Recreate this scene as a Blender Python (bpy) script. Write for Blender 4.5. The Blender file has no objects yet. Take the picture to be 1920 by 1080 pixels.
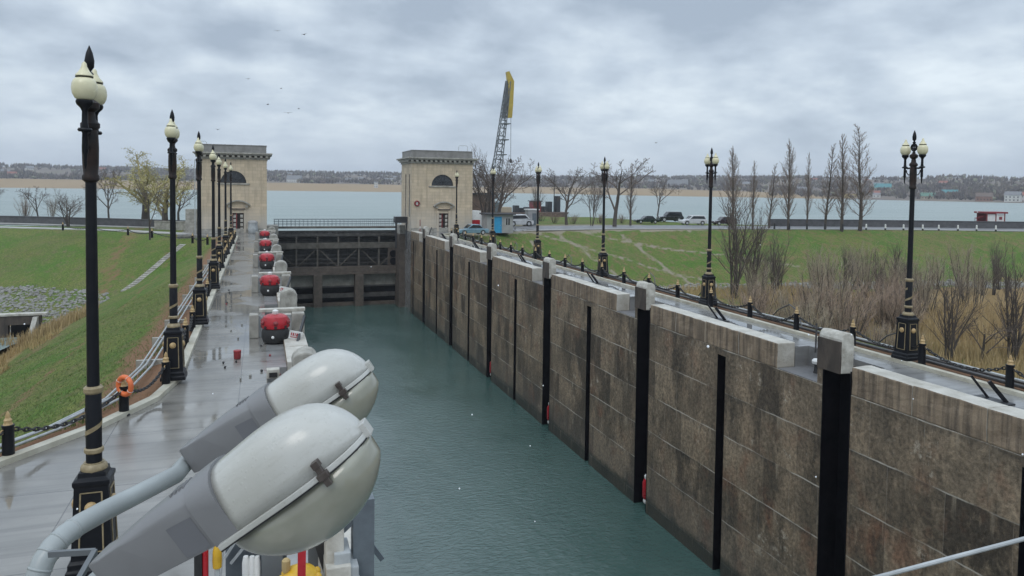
import bpy, bmesh, math, random
from mathutils import Vector, Matrix, noise
from mathutils.geometry import tessellate_polygon
random.seed(11)
R = math.radians
sc = bpy.context.scene
col = sc.collection

# ---------------------------------------------------------------- camera
CAM_Z = 6.2
YAW, PITCH, ROLL, FPX, SHP = R(18.8075), R(2.5), R(0.74480), 1387.0, -127.3
cF = Vector((math.sin(YAW)*math.cos(PITCH), math.cos(YAW)*math.cos(PITCH), -math.sin(PITCH)))
_r = Vector((math.cos(YAW), -math.sin(YAW), 0)); _u = _r.cross(cF)
cR = _r*math.cos(ROLL)+_u*math.sin(ROLL); cU = -_r*math.sin(ROLL)+_u*math.cos(ROLL)
cam = bpy.data.cameras.new('camera'); camo = bpy.data.objects.new('camera', cam); col.objects.link(camo)
camo.matrix_world = Matrix(((cR.x, cU.x, -cF.x, 0), (cR.y, cU.y, -cF.y, 0), (cR.z, cU.z, -cF.z, CAM_Z), (0, 0, 0, 1)))
cam.sensor_width = 36; cam.lens = 36*FPX/1920; cam.shift_y = SHP/1920
cam.clip_start = 0.05; cam.clip_end = 9000
sc.camera = camo

def ray(px, py): return cF + cR*((px-960)/FPX) + cU*((540+SHP-py)/FPX)
def gz(px, py, z=0.0):
    r = ray(px, py); t = (z-CAM_Z)/r.z; return Vector((r.x*t, r.y*t, z))
def gy(px, py, Y):
    r = ray(px, py); t = Y/r.y; return Vector((r.x*t, Y, CAM_Z+r.z*t))
def gd(px, py, d):
    r = ray(px, py); return Vector((r.x*d, r.y*d, CAM_Z+r.z*d))

# ---------------------------------------------------------------- world, sun, exposure
SUN_EL, SUN_AZ = 48, 215      # azimuth measured clockwise from +Y
w = bpy.data.worlds.new('World'); sc.world = w; w.use_nodes = True
nt = w.node_tree; nt.nodes.clear()
def N(t, **k):
    n = nt.nodes.new(t)
    for a, b in k.items(): setattr(n, a, b)
    return n
def L(a, b): nt.links.new(a, b)
out = N('ShaderNodeOutputWorld')
sky = N('ShaderNodeTexSky'); sky.sky_type = 'NISHITA'; sky.sun_disc = False
sky.sun_elevation = R(SUN_EL); sky.sun_rotation = R(SUN_AZ); sky.dust_density = 2.0
bg1 = N('ShaderNodeBackground'); bg1.inputs[1].default_value = 0.10; L(sky.outputs[0], bg1.inputs[0])
tc = N('ShaderNodeTexCoord'); sep = N('ShaderNodeSeparateXYZ'); L(tc.outputs['Generated'], sep.inputs[0])
def M(op, a, b=None, c=None):
    n = N('ShaderNodeMath', operation=op)
    for i, v in enumerate((a, b, c)):
        if v is None: continue
        if isinstance(v, (int, float)): n.inputs[i].default_value = v
        else: L(v, n.inputs[i])
    return n.outputs[0]
zc = M('MAXIMUM', sep.outputs[2], 0.0); zd = M('ADD', zc, 0.30)
cx = M('DIVIDE', sep.outputs[0], zd); cy = M('DIVIDE', sep.outputs[1], zd)
cv = N('ShaderNodeCombineXYZ'); L(cx, cv.inputs[0]); L(cy, cv.inputs[1])
n1 = N('ShaderNodeTexNoise'); n1.inputs['Scale'].default_value = 1.1; n1.inputs['Detail'].default_value = 6; n1.inputs['Roughness'].default_value = 0.52; n1.inputs['Distortion'].default_value = 0.25
n2 = N('ShaderNodeTexNoise'); n2.inputs['Scale'].default_value = 4.2; n2.inputs['Detail'].default_value = 5; n2.inputs['Roughness'].default_value = 0.55
L(cv.outputs[0], n1.inputs[0]); L(cv.outputs[0], n2.inputs[0])
f = M('ADD', M('MULTIPLY', n1.outputs[0], 0.68), M('MULTIPLY', n2.outputs[0], 0.32))
rp = N('ShaderNodeValToRGB'); e = rp.color_ramp.elements
e[0].position = 0.40; e[0].color = (0.345, 0.415, 0.505, 1)
e[1].position = 0.61; e[1].color = (0.72, 0.80, 0.86, 1)
m_ = rp.color_ramp.elements.new(0.50); m_.color = (0.50, 0.58, 0.67, 1)
L(f, rp.inputs[0])
# near the horizon the layer evens out to a pale blue; overhead it is brighter (overcast)
hz = N('ShaderNodeMapRange'); L(zc, hz.inputs[0]); hz.inputs[1].default_value = 0.0; hz.inputs[2].default_value = 0.11; hz.inputs[3].default_value = 0.8; hz.inputs[4].default_value = 0.0
mx = N('ShaderNodeMix', data_type='RGBA'); L(hz.outputs[0], mx.inputs[0]); L(rp.outputs[0], mx.inputs[6]); mx.inputs[7].default_value = (0.525, 0.61, 0.715, 1)
zen = N('ShaderNodeMapRange'); L(zc, zen.inputs[0]); zen.inputs[1].default_value = 0.28; zen.inputs[2].default_value = 0.9; zen.inputs[3].default_value = 1.0; zen.inputs[4].default_value = 2.15
bg2 = N('ShaderNodeBackground'); L(mx.outputs[2], bg2.inputs[0]); L(zen.outputs[0], bg2.inputs[1])
ms = N('ShaderNodeMixShader'); ms.inputs[0].default_value = 0.93
L(bg1.outputs[0], ms.inputs[1]); L(bg2.outputs[0], ms.inputs[2]); L(ms.outputs[0], out.inputs[0])
sl = bpy.data.lights.new('sun', 'SUN'); sl.energy = 0.6; sl.angle = R(25); sl.color = (1, 0.96, 0.9)
so = bpy.data.objects.new('sun', sl); col.objects.link(so); so.location = (0, 0, 60)
az, el = R(SUN_AZ), R(SUN_EL)
so.rotation_euler = (-Vector((math.sin(az)*math.cos(el), math.cos(az)*math.cos(el), math.sin(el)))).to_track_quat('-Z', 'Y').to_euler()
vs = sc.view_settings; vs.view_transform = 'Standard'; vs.look = 'None'; vs.exposure = 0.25; vs.gamma = 1.0; vs.use_curve_mapping = False

# ---------------------------------------------------------------- materials
MAT = {}
def newmat(name):
    m = bpy.data.materials.new(name); m.use_nodes = True; MAT[name] = m
    return m, m.node_tree, m.node_tree.nodes['Principled BSDF']
class G:
    """small node-graph helper"""
    def __init__(s, t): s.t = t
    def n(s, ty, **k):
        n = s.t.nodes.new(ty)
        for a, b in k.items(): setattr(n, a, b)
        return n
    def l(s, a, b): s.t.links.new(a, b)
    def put(s, sock, v):
        if isinstance(v, (int, float)): sock.default_value = v
        elif isinstance(v, tuple): sock.default_value = (*v, 1) if len(v) == 3 and sock.type == 'RGBA' else v
        else: s.l(v, sock)
    def pos(s): return s.n('ShaderNodeTexCoord').outputs['Object']
    def wpos(s): return s.n('ShaderNodeNewGeometry').outputs['Position']
    def map(s, v, sc=(1, 1, 1), loc=(0, 0, 0)):
        m = s.n('ShaderNodeMapping'); s.l(v, m.inputs[0]); m.inputs['Scale'].default_value = sc; m.inputs['Location'].default_value = loc
        return m.outputs[0]
    def noise(s, v, scale, det=4, rough=.55, dist=0):
        n = s.n('ShaderNodeTexNoise'); s.l(v, n.inputs['Vector']); n.inputs['Scale'].default_value = scale
        n.inputs['Detail'].default_value = det; n.inputs['Roughness'].default_value = rough; n.inputs['Distortion'].default_value = dist
        return n.outputs[0]
    def ramp(s, v, *st):
        r = s.n('ShaderNodeValToRGB'); el = r.color_ramp.elements
        while len(el) < len(st): el.new(.5)
        for e_, (p, c) in zip(el, st): e_.position = p; e_.color = (c, c, c, 1) if isinstance(c, (int, float)) else (*c, 1)
        s.l(v, r.inputs[0]); return r.outputs[0]
    def mix(s, f, a, b, mode='MIX'):
        m = s.n('ShaderNodeMix', data_type='RGBA', blend_type=mode)
        s.put(m.inputs[0], f); s.put(m.inputs[6], a); s.put(m.inputs[7], b); return m.outputs[2]
    def math(s, op, a, b=0.0):
        m = s.n('ShaderNodeMath', operation=op); s.put(m.inputs[0], a); s.put(m.inputs[1], b); return m.outputs[0]
    def bump(s, h, st, dist=.02, prev=None):
        b = s.n('ShaderNodeBump'); b.inputs['Strength'].default_value = st; b.inputs['Distance'].default_value = dist
        s.l(h, b.inputs['Height'])
        if prev is not None: s.l(prev, b.inputs['Normal'])
        return b.outputs[0]
def pm(name, c1, c2=None, scale=4.0, rough=.6, metal=0.0, bump=.2, bscale=None, dist=.01, spec=.5, coat=0, stretch=(1, 1, 1), rvar=.12):
    """mottled paint / stone / metal: two colours by noise, uneven gloss, fine bump"""
    m, t, b = newmat(name); g = G(t); v = g.map(g.pos(), stretch)
    c2 = c2 or tuple(x*.7 for x in c1)
    n = g.noise(v, scale, 6, .6)
    g.l(g.mix(g.ramp(n, (.35, 0.0), (.68, 1.0)), c1, c2), b.inputs['Base Color'])
    g.l(g.ramp(g.noise(v, scale*2.3, 3), (.3, max(.03, rough-rvar)), (.7, min(1, rough+rvar))), b.inputs['Roughness'])
    b.inputs['Metallic'].default_value = metal; b.inputs['Specular IOR Level'].default_value = spec
    b.inputs['Coat Weight'].default_value = coat
    if bump: g.l(g.bump(g.noise(v, bscale or scale*6, 5, .6), bump, dist), b.inputs['Normal'])
    return m
pm('black_paint', (.005, .006, .009), (.009, .0095, .012), 7, .42, bump=0, spec=.22)
pm('rust_black', (.009, .008, .008), (.030, .016, .012), 6, .5, bump=.1, dist=.004, spec=.25)
pm('gold_paint', (.47, .33, .16), (.30, .2, .085), 15, .4, bump=.2, dist=.004)
pm('dull_gold', (.30, .24, .14), (.2, .155, .085), 12, .45, bump=.2, dist=.004)
pm('globe_glass', (.70, .655, .45), (.60, .56, .37), 2.5, .25, bump=0, rvar=.05)
pm('white_stone', (.53, .515, .465), (.27, .25, .21), 2.6, .7, bump=.5, bscale=14, dist=.02)
pm('grey_stone', (.38, .365, .325), (.2, .19, .165), 2.0, .7, bump=.5, bscale=14, dist=.02)
pm('brown_stone', (.10, .078, .062), (.035, .028, .024), 1.6, .6, bump=.4, bscale=12, dist=.02, stretch=(1, 1, .35))
pm('kerb_stone', (.50, .48, .40), (.34, .31, .24), 1.4, .6, bump=.3, bscale=10, dist=.01)
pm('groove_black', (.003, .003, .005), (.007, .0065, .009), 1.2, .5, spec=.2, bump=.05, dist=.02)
pm('gate_steel', (.085, .08, .073), (.033, .031, .031), 1.3, .6, bump=.3, bscale=9, dist=.02)
pm('gate_panel', (.36, .345, .30), (.22, .21, .185), 1.1, .8, bump=.2, spec=.2)
pm('gate_pale', (.15, .138, .12), (.08, .074, .064), 1.1, .85, spec=.2, bump=.3, bscale=9, dist=.02)
pm('gate_rust', (.115, .092, .074), (.06, .05, .042), 1.6, .7, bump=.3, bscale=9, dist=.02)
pm('dark_glass', (.015, .018, .022), (.03, .034, .04), 1.5, .12, bump=0, rvar=.05)
pm('red_paint', (.42, .012, .022), (.28, .01, .016), 4, .35, bump=.15, dist=.004)
pm('red_dull', (.25, .022, .026), (.15, .016, .02), 4, .5, bump=.15, dist=.004)
pm('white_paint', (.72, .72, .70), (.58, .58, .56), 3, .45, bump=.1, dist=.004)
pm('orange_ring', (.72, .16, .045), (.55, .12, .035), 6, .45, bump=.15, dist=.004)
pm('yellow_paint', (.66, .40, .03), (.48, .28, .02), 7, .4, bump=.2, dist=.004)
pm('crane_yellow', (.46, .34, .05), (.33, .24, .04), 1, .5, bump=.1)
pm('crane_grey', (.15, .165, .175), (.085, .09, .095), .8, .5, bump=.1)
pm('dark_iron', (.035, .037, .042), (.018, .018, .02), 2, .5, bump=.2, dist=.01)
pm('grey_steel', (.13, .155, .175), (.085, .10, .115), 3, .45, bump=.15, dist=.004)
pm('pale_steel', (.43, .455, .46), (.30, .32, .33), 3, .45, bump=.2, dist=.006)
pm('arm_grey', (.31, .335, .335), (.25, .27, .27), 3, .4, bump=.12, dist=.004)
pm('zinc_pipe', (.42, .44, .445), (.30, .315, .32), 5, .38, metal=.15, bump=.12, dist=.003, stretch=(1, 1, .3))
pm('lamp_housing', (.195, .195, .20), (.165, .165, .168), 2.0, .42, bump=.06, bscale=60, dist=.001, rvar=.06)
def mat_dome():
    m, t, b = newmat('lamp_dome'); g = G(t); v = g.pos()
    c = g.mix(g.ramp(g.noise(v, 3, 5, .6), (.35, 0.0), (.7, 1.0)), (.47, .47, .445), (.39, .385, .35))
    c = g.mix(g.ramp(g.noise(g.map(v, (2, 9, 9)), 4, 6, .7), (.52, 0.0), (.75, .45)), c, (.30, .29, .25))
    c = g.mix(g.ramp(g.noise(v, 90, 4, .7), (.62, 0.0), (.72, .5)), c, (.28, .26, .22))
    g.l(c, b.inputs['Base Color']); b.inputs['Coat Weight'].default_value = .35; b.inputs['Coat Roughness'].default_value = .12
    g.l(g.ramp(g.noise(v, 6, 4), (.3, .25), (.7, .45)), b.inputs['Roughness'])
    dr = g.n('ShaderNodeTexVoronoi'); g.l(v, dr.inputs['Vector']); dr.inputs['Scale'].default_value = 60
    g.l(g.bump(g.ramp(dr.outputs[0], (.12, 1.0), (.26, 0.0)), .25, .0015), b.inputs['Normal'])
mat_dome()
pm('housing_dark', (.15, .153, .165), (.13, .132, .142), 2, .5, bump=.04)
pm('latch_metal', (.06, .045, .04), (.10, .085, .075), 30, .4, metal=.4, bump=.2, dist=.001)
pm('rubber', (.012, .012, .013), (.022, .022, .022), 6, .6, bump=.1)
pm('pipe_dark', (.07, .072, .075), (.04, .04, .043), 4, .4, bump=.15, dist=.01)
pm('bark', (.085, .070, .058), (.045, .037, .031), 2.5, .85, bump=.3, dist=.02, stretch=(1, 1, .4))
pm('twig_pop', (.23, .175, .14), (.15, .115, .092), .5, .9, bump=0)
pm('twig_brown', (.135, .105, .088), (.085, .066, .055), .6, .9, bump=0)
pm('twig_red', (.34, .255, .19), (.24, .175, .13), .5, .9, bump=0)
pm('twig_yellow', (.34, .29, .13), (.22, .185, .09), .5, .9, bump=0)
pm('twig_olive', (.33, .275, .20), (.24, .195, .14), .5, .9, bump=0)
pm('willow_leaf', (.50, .46, .20), (.40, .36, .15), .8, .8, bump=0)
pm('far_wood_green', (.14, .15, .09), (.18, .17, .10), .03, .95, bump=0)
pm('boat_brown', (.12, .075, .055), (.07, .045, .035), .7, .6, bump=.1)
pm('hut_wall', (.34, .34, .335), (.25, .25, .25), 1.2, .8, bump=.2, dist=.01)
pm('blue_paint', (.025, .30, .55), (.02, .24, .46), 2, .5, bump=.1)
pm('dark_roof', (.05, .05, .055), (.03, .03, .034), 2, .7, bump=.2)
pm('embankment', (.105, .105, .11), (.065, .065, .068), 1.2, .8, bump=.4, bscale=8, dist=.03)
pm('rock', (.27, .265, .245), (.16, .155, .14), 1.2, .8, bump=.4, bscale=6, dist=.03)
pm('reed', (.42, .315, .16), (.31, .225, .11), .35, .9, bump=0)
pm('reed_pale', (.44, .33, .16), (.32, .23, .10), .35, .9, bump=0)
pm('asphalt', (.17, .17, .175), (.12, .12, .125), .6, .45, bump=.2, bscale=20, dist=.01, spec=.6)
pm('path_stone', (.42, .415, .40), (.32, .315, .305), .35, .6, bump=.1, bscale=12, dist=.01)
pm('snow', (.85, .86, .88), (.8, .82, .85), 5, .6, bump=0)
pm('bird', (.10, .10, .115), (.2, .2, .21), 8, .8, bump=0)
for nm, c in (('car_white', (.62, .63, .64)), ('car_black', (.012, .014, .016)), ('car_green', (.008, .022, .018)), ('car_blue', (.20, .33, .42)), ('car_silver', (.42, .43, .44)), ('car_maroon', (.03, .012, .016))):
    pm(nm, c, tuple(x*.85 for x in c), 1.2, .25, bump=0, coat=.6, rvar=.06)
for nm, c in (('house_white', (.62, .61, .58)), ('house_tan', (.40, .33, .24)), ('house_brick', (.25, .13, .09)), ('house_yellow', (.50, .38, .16)),
              ('roof_grey', (.20, .20, .21)), ('roof_red', (.28, .10, .07)), ('roof_teal', (.07, .24, .26)), ('roof_brown', (.14, .10, .08)), ('roof_green', (.10, .20, .15))):
    pm(nm, c, tuple(x*.8 for x in c), .3, .8, bump=0)

def mat_gatehouse():
    m, t, b = newmat('limestone'); g = G(t); v = g.pos()
    sx = g.n('ShaderNodeSeparateXYZ'); g.l(v, sx.inputs[0])
    cb = g.n('ShaderNodeCombineXYZ'); g.l(g.math('ADD', sx.outputs[0], sx.outputs[1]), cb.inputs[0]); g.l(sx.outputs[2], cb.inputs[1])
    br = g.n('ShaderNodeTexBrick'); g.l(cb.outputs[0], br.inputs['Vector']); br.inputs['Scale'].default_value = 1
    br.inputs['Brick Width'].default_value = .9; br.inputs['Row Height'].default_value = .42; br.inputs['Mortar Size'].default_value = .012
    br.inputs['Color1'].default_value = (.60, .49, .35, 1); br.inputs['Color2'].default_value = (.49, .40, .285, 1); br.inputs['Mortar'].default_value = (.34, .29, .22, 1)
    n = g.noise(v, .45, 5); st = g.noise(g.map(v, (2.5, 2.5, .25)), 1.0, 5)
    c = g.mix(g.ramp(n, (.42, 0.0), (.72, .55)), br.outputs[0], (.40, .34, .265))
    c = g.mix(g.ramp(st, (.48, 0.0), (.72, .55)), c, (.27, .22, .165))
    low = g.n('ShaderNodeMapRange'); g.l(sx.outputs[2], low.inputs[0]); low.inputs[1].default_value = 1.2; low.inputs[2].default_value = 3.4; low.inputs[3].default_value = .75; low.inputs[4].default_value = 0
    g.l(g.mix(g.math('MULTIPLY', low.outputs[0], g.ramp(n, (.35, .6), (.6, 1.0))), c, (.42, .40, .36)), b.inputs['Base Color'])
    b.inputs['Roughness'].default_value = .8
    g.l(g.bump(g.math('ADD', br.outputs[1], g.noise(v, 9, 4)), .25, .02), b.inputs['Normal'])
mat_gatehouse()

def mat_lockwall():
    m, t, b = newmat('lock_concrete'); g = G(t); v = g.wpos()
    sx = g.n('ShaderNodeSeparateXYZ'); g.l(v, sx.inputs[0])
    y, z = sx.outputs[1], sx.outputs[2]
    wob = g.noise(v, .9, 3)
    zz = g.math('ADD', g.math('ADD', z, .83), g.math('MULTIPLY', g.math('SUBTRACT', wob, .5), .09))
    cb = g.n('ShaderNodeCombineXYZ'); g.l(g.math('ADD', y, g.math('MULTIPLY', g.math('SUBTRACT', wob, .5), .08)), cb.inputs[0]); g.l(zz, cb.inputs[1])
    br = g.n('ShaderNodeTexBrick'); g.l(cb.outputs[0], br.inputs['Vector']); br.inputs['Scale'].default_value = 1; br.offset = .37; br.squash = .72; br.squash_frequency = 3
    br.inputs['Brick Width'].default_value = 2.15; br.inputs['Row Height'].default_value = 1.9; br.inputs['Mortar Size'].default_value = .008; br.inputs['Mortar Smooth'].default_value = .3
    br.inputs['Color1'].default_value = (.0, .0, .0, 1); br.inputs['Color2'].default_value = (1, 1, 1, 1); br.inputs['Mortar'].default_value = (.5, .5, .5, 1)
    blk = g.mix(br.outputs[0], (.066, .050, .036), (.275, .215, .15))
    big = g.noise(v, .35, 5, .6); c = g.mix(g.ramp(big, (.4, 0.0), (.7, .7)), blk, (.055, .045, .033))
    rust = g.noise(g.map(v, (1, 1, .8), (3, 7, 1)), .55, 4, .6); c = g.mix(g.ramp(rust, (.57, 0.0), (.70, .6)), c, (.17, .075, .042))
    pale = g.noise(g.map(v, (1, 1, .5), (9, 1, 4)), .5, 6, .65); c = g.mix(g.ramp(pale, (.50, 0.0), (.66, .75)), c, (.29, .22, .15))
    streak = g.noise(g.map(v, (1, 1.0, .42)), .9, 8, .74); c = g.mix(g.ramp(streak, (.47, 0.0), (.66, .8)), c, (.040, .033, .026))
    st2 = g.noise(g.map(v, (1, 1.2, .55), (0, 13, 2)), 1.1, 8, .76); c = g.mix(g.ramp(st2, (.55, 0.0), (.68, .6)), c, (.29, .225, .155))
    fine = g.noise(v, 7, 6, .7); c = g.mix(.9, c, g.ramp(fine, (.3, (.20, .19, .18)), (.7, (.86, .84, .81))), 'OVERLAY')
    fr_ = g.math('FRACT', g.math('DIVIDE', zz, 1.9)); ln_ = g.math('MINIMUM', fr_, g.math('SUBTRACT', 1.0, fr_))
    lnm = g.ramp(ln_, (.004, 1.0), (.018, 0.0)); drk = g.ramp(fr_, (.86, 0.0), (.985, .5))
    c = g.mix(g.math('MULTIPLY', drk, g.ramp(g.noise(g.map(v, (1, .6, 1), (2, 2, 2)), .5, 4), (.4, 0.0), (.6, 1.0))), c, (.028, .026, .024))
    eff = g.math('MULTIPLY', g.math('MAXIMUM', lnm, g.math('MULTIPLY', br.outputs[1], .35)), g.ramp(g.noise(v, .6, 4, .6), (.38, .05), (.62, 1.0)))
    c = g.mix(eff, c, (.52, .48, .41))
    spl = g.noise(g.map(v, (1, 1, 1), (5, 5, 5)), 1.7, 7, .72); c = g.mix(g.math('MULTIPLY', g.ramp(spl, (.58, 0.0), (.66, 1.0)), g.ramp(pale, (.5, 0.0), (.6, .9))), c, (.44, .39, .31))
    tide = g.n('ShaderNodeMapRange'); g.l(g.math('ADD', z, g.math('MULTIPLY', streak, 1.0)), tide.inputs[0]); tide.inputs[1].default_value = -10.6; tide.inputs[2].default_value = -7.0; tide.inputs[3].default_value = .55; tide.inputs[4].default_value = 0
    c = g.mix(tide.outputs[0], c, (.088, .084, .078))
    wl = g.n('ShaderNodeMapRange'); g.l(g.math('ADD', z, g.math('MULTIPLY', spl, -.9)), wl.inputs[0]); wl.inputs[1].default_value = -10.75; wl.inputs[2].default_value = -10.45; wl.inputs[3].default_value = .8; wl.inputs[4].default_value = 0
    c = g.mix(wl.outputs[0], c, (.022, .026, .020))
    jd = g.math('MULTIPLY', g.ramp(fr_, (.60, 0.0), (.985, 1.0)), g.ramp(g.noise(g.map(v, (1, 2.6, .12), (4, 4, 4)), 1.0, 6, .7), (.56, 0.0), (.68, .6)))
    c = g.mix(jd, c, (.40, .33, .24))
    g.l(c, b.inputs['Base Color'])
    g.l(g.ramp(streak, (.3, .62), (.7, .42)), b.inputs['Roughness'])
    h = g.math('SUBTRACT', g.math('ADD', fine, g.math('MULTIPLY', spl, .6)), g.math('MULTIPLY', br.outputs[1], .5))
    g.l(g.bump(h, .6, .05), b.inputs['Normal'])
mat_lockwall()

def mat_coping():
    m, t, b = newmat('coping_stone'); g = G(t); v = g.wpos()
    nz = g.n('ShaderNodeNewGeometry'); sn = g.n('ShaderNodeSeparateXYZ'); g.l(nz.outputs['Normal'], sn.inputs[0])
    n = g.noise(v, 1.4, 6, .65); st = g.noise(g.map(v, (1, 4, .3)), 1.2, 5, .6)
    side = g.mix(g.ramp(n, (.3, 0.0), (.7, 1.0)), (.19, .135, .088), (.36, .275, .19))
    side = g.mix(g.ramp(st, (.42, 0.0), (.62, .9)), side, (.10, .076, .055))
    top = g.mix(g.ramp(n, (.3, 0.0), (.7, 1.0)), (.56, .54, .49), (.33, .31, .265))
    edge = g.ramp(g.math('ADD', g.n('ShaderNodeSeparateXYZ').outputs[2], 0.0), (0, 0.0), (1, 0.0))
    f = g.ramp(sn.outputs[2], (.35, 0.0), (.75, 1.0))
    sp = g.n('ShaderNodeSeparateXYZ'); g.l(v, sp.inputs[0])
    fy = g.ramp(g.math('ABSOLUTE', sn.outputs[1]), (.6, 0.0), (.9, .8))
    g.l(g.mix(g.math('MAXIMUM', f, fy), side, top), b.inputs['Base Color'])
    b.inputs['Roughness'].default_value = .6
    g.l(g.bump(g.noise(v, 6, 7, .7), .7, .05), b.inputs['Normal'])
mat_coping()

def mat_wet(name, c1, c2, planks):
    m, t, b = newmat(name); g = G(t); v = g.wpos()
    n = g.noise(g.map(v, (.5, .9, 1)), .55, 5, .6, .4); band = g.noise(g.map(v, (.10, 2.2, 1)), 1.0, 6, .65)
    c = g.mix(g.ramp(n, (.35, 0.0), (.65, 1.0)), c1, c2)
    c = g.mix(g.ramp(band, (.48, 0.0), (.66, .6)), c, tuple(x*.42 for x in c1))
    c = g.mix(g.ramp(g.noise(v, 2.3, 6, .7), (.58, 0.0), (.75, .45)), c, (.13, .10, .09))
    bk = g.n('ShaderNodeTexBrick'); g.l(g.map(v, (1, 1, 1), (.6, .3, 0)), bk.inputs['Vector']); bk.inputs['Scale'].default_value = 1; bk.inputs['Brick Width'].default_value = 2.9; bk.inputs['Row Height'].default_value = 3.4; bk.inputs['Mortar Size'].default_value = .014; bk.offset = 0
    c = g.mix(g.math('MULTIPLY', bk.outputs[1], .7), c, (.05, .048, .045))
    g.l(c, b.inputs['Base Color'])
    pud = g.noise(g.map(v, (.7, .5, 1), (2, 5, 0)), .45, 4, .55)
    b.inputs['IOR'].default_value = 1.85
    wet = g.ramp(pud, (.46, .015), (.54, .27))
    g.l(wet, b.inputs['Roughness'])
    h = g.math('ADD', g.math('MULTIPLY', g.noise(v, 26, 3), g.ramp(pud, (.42, 0.0), (.6, .5))), g.math('MULTIPLY', band, planks))
    g.l(g.bump(h, .12, .012), b.inputs['Normal'])
mat_wet('wet_paving', (.225, .215, .195), (.145, .138, .126), 1.6)
mat_wet('wet_quay', (.25, .25, .245), (.17, .17, .17), .4)

def mat_water():
    m, t, b = newmat('chamber_water'); g = G(t); v = g.wpos()
    n = g.noise(v, .12, 4)
    g.l(g.mix(g.ramp(n, (.35, 0.0), (.65, 1.0)), (.042, .090, .081), (.062, .115, .104)), b.inputs['Base Color'])
    b.inputs['Roughness'].default_value = .06; b.inputs['IOR'].default_value = 1.8
    a = g.noise(g.map(v, (1.0, 1.7, 1)), 2.2, 5, .62, .6); c = g.noise(g.map(v, (1, 1.3, 1)), 6.5, 3, .6, .3)
    ruf = g.ramp(g.noise(g.map(v, (1, .5, 1)), .11, 4, .6), (.36, .35), (.62, 1.25))
    g.l(g.bump(g.math('MULTIPLY', g.math('ADD', a, g.math('MULTIPLY', c, .35)), ruf), 1.0, .075), b.inputs['Normal'])
    m, t, b = newmat('lake_water'); g = G(t); v = g.wpos()
    n = g.noise(g.map(v, (.12, 1, 1)), .06, 5, .6)
    g.l(g.mix(g.ramp(n, (.35, 0.0), (.65, 1.0)), (.20, .255, .245), (.27, .32, .305)), b.inputs['Base Color'])
    b.inputs['Roughness'].default_value = .3; b.inputs['IOR'].default_value = 1.34
    g.l(g.bump(g.noise(g.map(v, (.22, 1.2, 1)), .5, 6, .7), 1.0, .8), b.inputs['Normal'])
mat_water()

def mat_ground():
    m, t, b = newmat('ground_cover'); g = G(t); v = g.wpos()
    at = g.n('ShaderNodeVertexColor'); at.layer_name = 'mask'; sp = g.n('ShaderNodeSeparateColor'); g.l(at.outputs[0], sp.inputs[0])
    n1 = g.noise(v, .2, 7, .68); n2 = g.noise(g.map(v, (1, .6, 1)), 1.3, 6, .68); n3 = g.noise(v, 7, 5, .7)
    c = g.mix(g.ramp(n1, (.40, 0.0), (.60, 1.0)), (.082, .172, .022), (.165, .188, .048))
    n0 = g.noise(g.map(v, (1, 1, 1), (31, 8, 0)), .07, 5, .6)
    c = g.mix(g.ramp(n0, (.48, 0.0), (.62, .5)), c, (.16, .15, .055))
    c = g.mix(g.ramp(n2, (.48, 0.0), (.68, .9)), c, (.18, .155, .075))
    c = g.mix(g.ramp(n2, (.28, .7), (.42, 0.0)), c, (.062, .125, .024))
    c = g.mix(g.ramp(n3, (.38, .85), (.58, 0.0)), c, (.045, .07, .02))
    c = g.mix(g.ramp(n3, (.56, 0.0), (.75, .6)), c, (.22, .25, .09))
    dm = g.math('ADD', sp.outputs[0], g.math('MULTIPLY', g.math('SUBTRACT', n2, .5), .9))
    c = g.mix(g.ramp(dm, (.36, 0.0), (.62, 1.0)), c, g.mix(n3, (.25, .13, .072), (.17, .11, .07)))
    rm = g.math('ADD', sp.outputs[1], g.math('MULTIPLY', g.math('SUBTRACT', n2, .5), .7))
    c = g.mix(g.ramp(rm, (.38, 0.0), (.6, 1.0)), c, g.mix(n3, (.30, .20, .085), (.17, .12, .06)))
    pmk = g.math('ADD', sp.outputs[2], g.math('MULTIPLY', g.math('SUBTRACT', n2, .5), .7))
    c = g.mix(g.ramp(pmk, (.40, 0.0), (.6, 1.0)), c, g.mix(n3, (.30, .26, .20), (.18, .16, .11)))
    g.l(c, b.inputs['Base Color']); b.inputs['Roughness'].default_value = .95; b.inputs['Specular IOR Level'].default_value = .2
    g.l(g.bump(g.math('ADD', n3, g.math('MULTIPLY', n2, 1.5)), .8, .12), b.inputs['Normal'])
    m, t, b = newmat('hill_cover'); g = G(t); v = g.wpos()
    sp = g.n('ShaderNodeVertexColor'); sp.layer_name = 'mask'; s2 = g.n('ShaderNodeSeparateColor'); g.l(sp.outputs[0], s2.inputs[0])
    n = g.noise(v, .012, 6, .65); n2 = g.noise(g.map(v, (1, .35, 1)), .05, 5)
    c = g.mix(g.ramp(n, (.4, 0.0), (.6, 1.0)), (.14, .115, .105), (.19, .155, .12))
    c = g.mix(g.ramp(n2, (.55, 0.0), (.7, .6)), c, (.12, .125, .06))
    f = g.math('ADD', s2.outputs[0], g.math('MULTIPLY', g.math('SUBTRACT', n2, .5), .35))
    c = g.mix(g.ramp(f, (.4, 0.0), (.6, 1.0)), c, g.mix(n2, (.33, .235, .135), (.26, .19, .11)))
    g.l(c, b.inputs['Base Color']); b.inputs['Roughness'].default_value = .95; b.inputs['Specular IOR Level'].default_value = .1
mat_ground()

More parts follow.
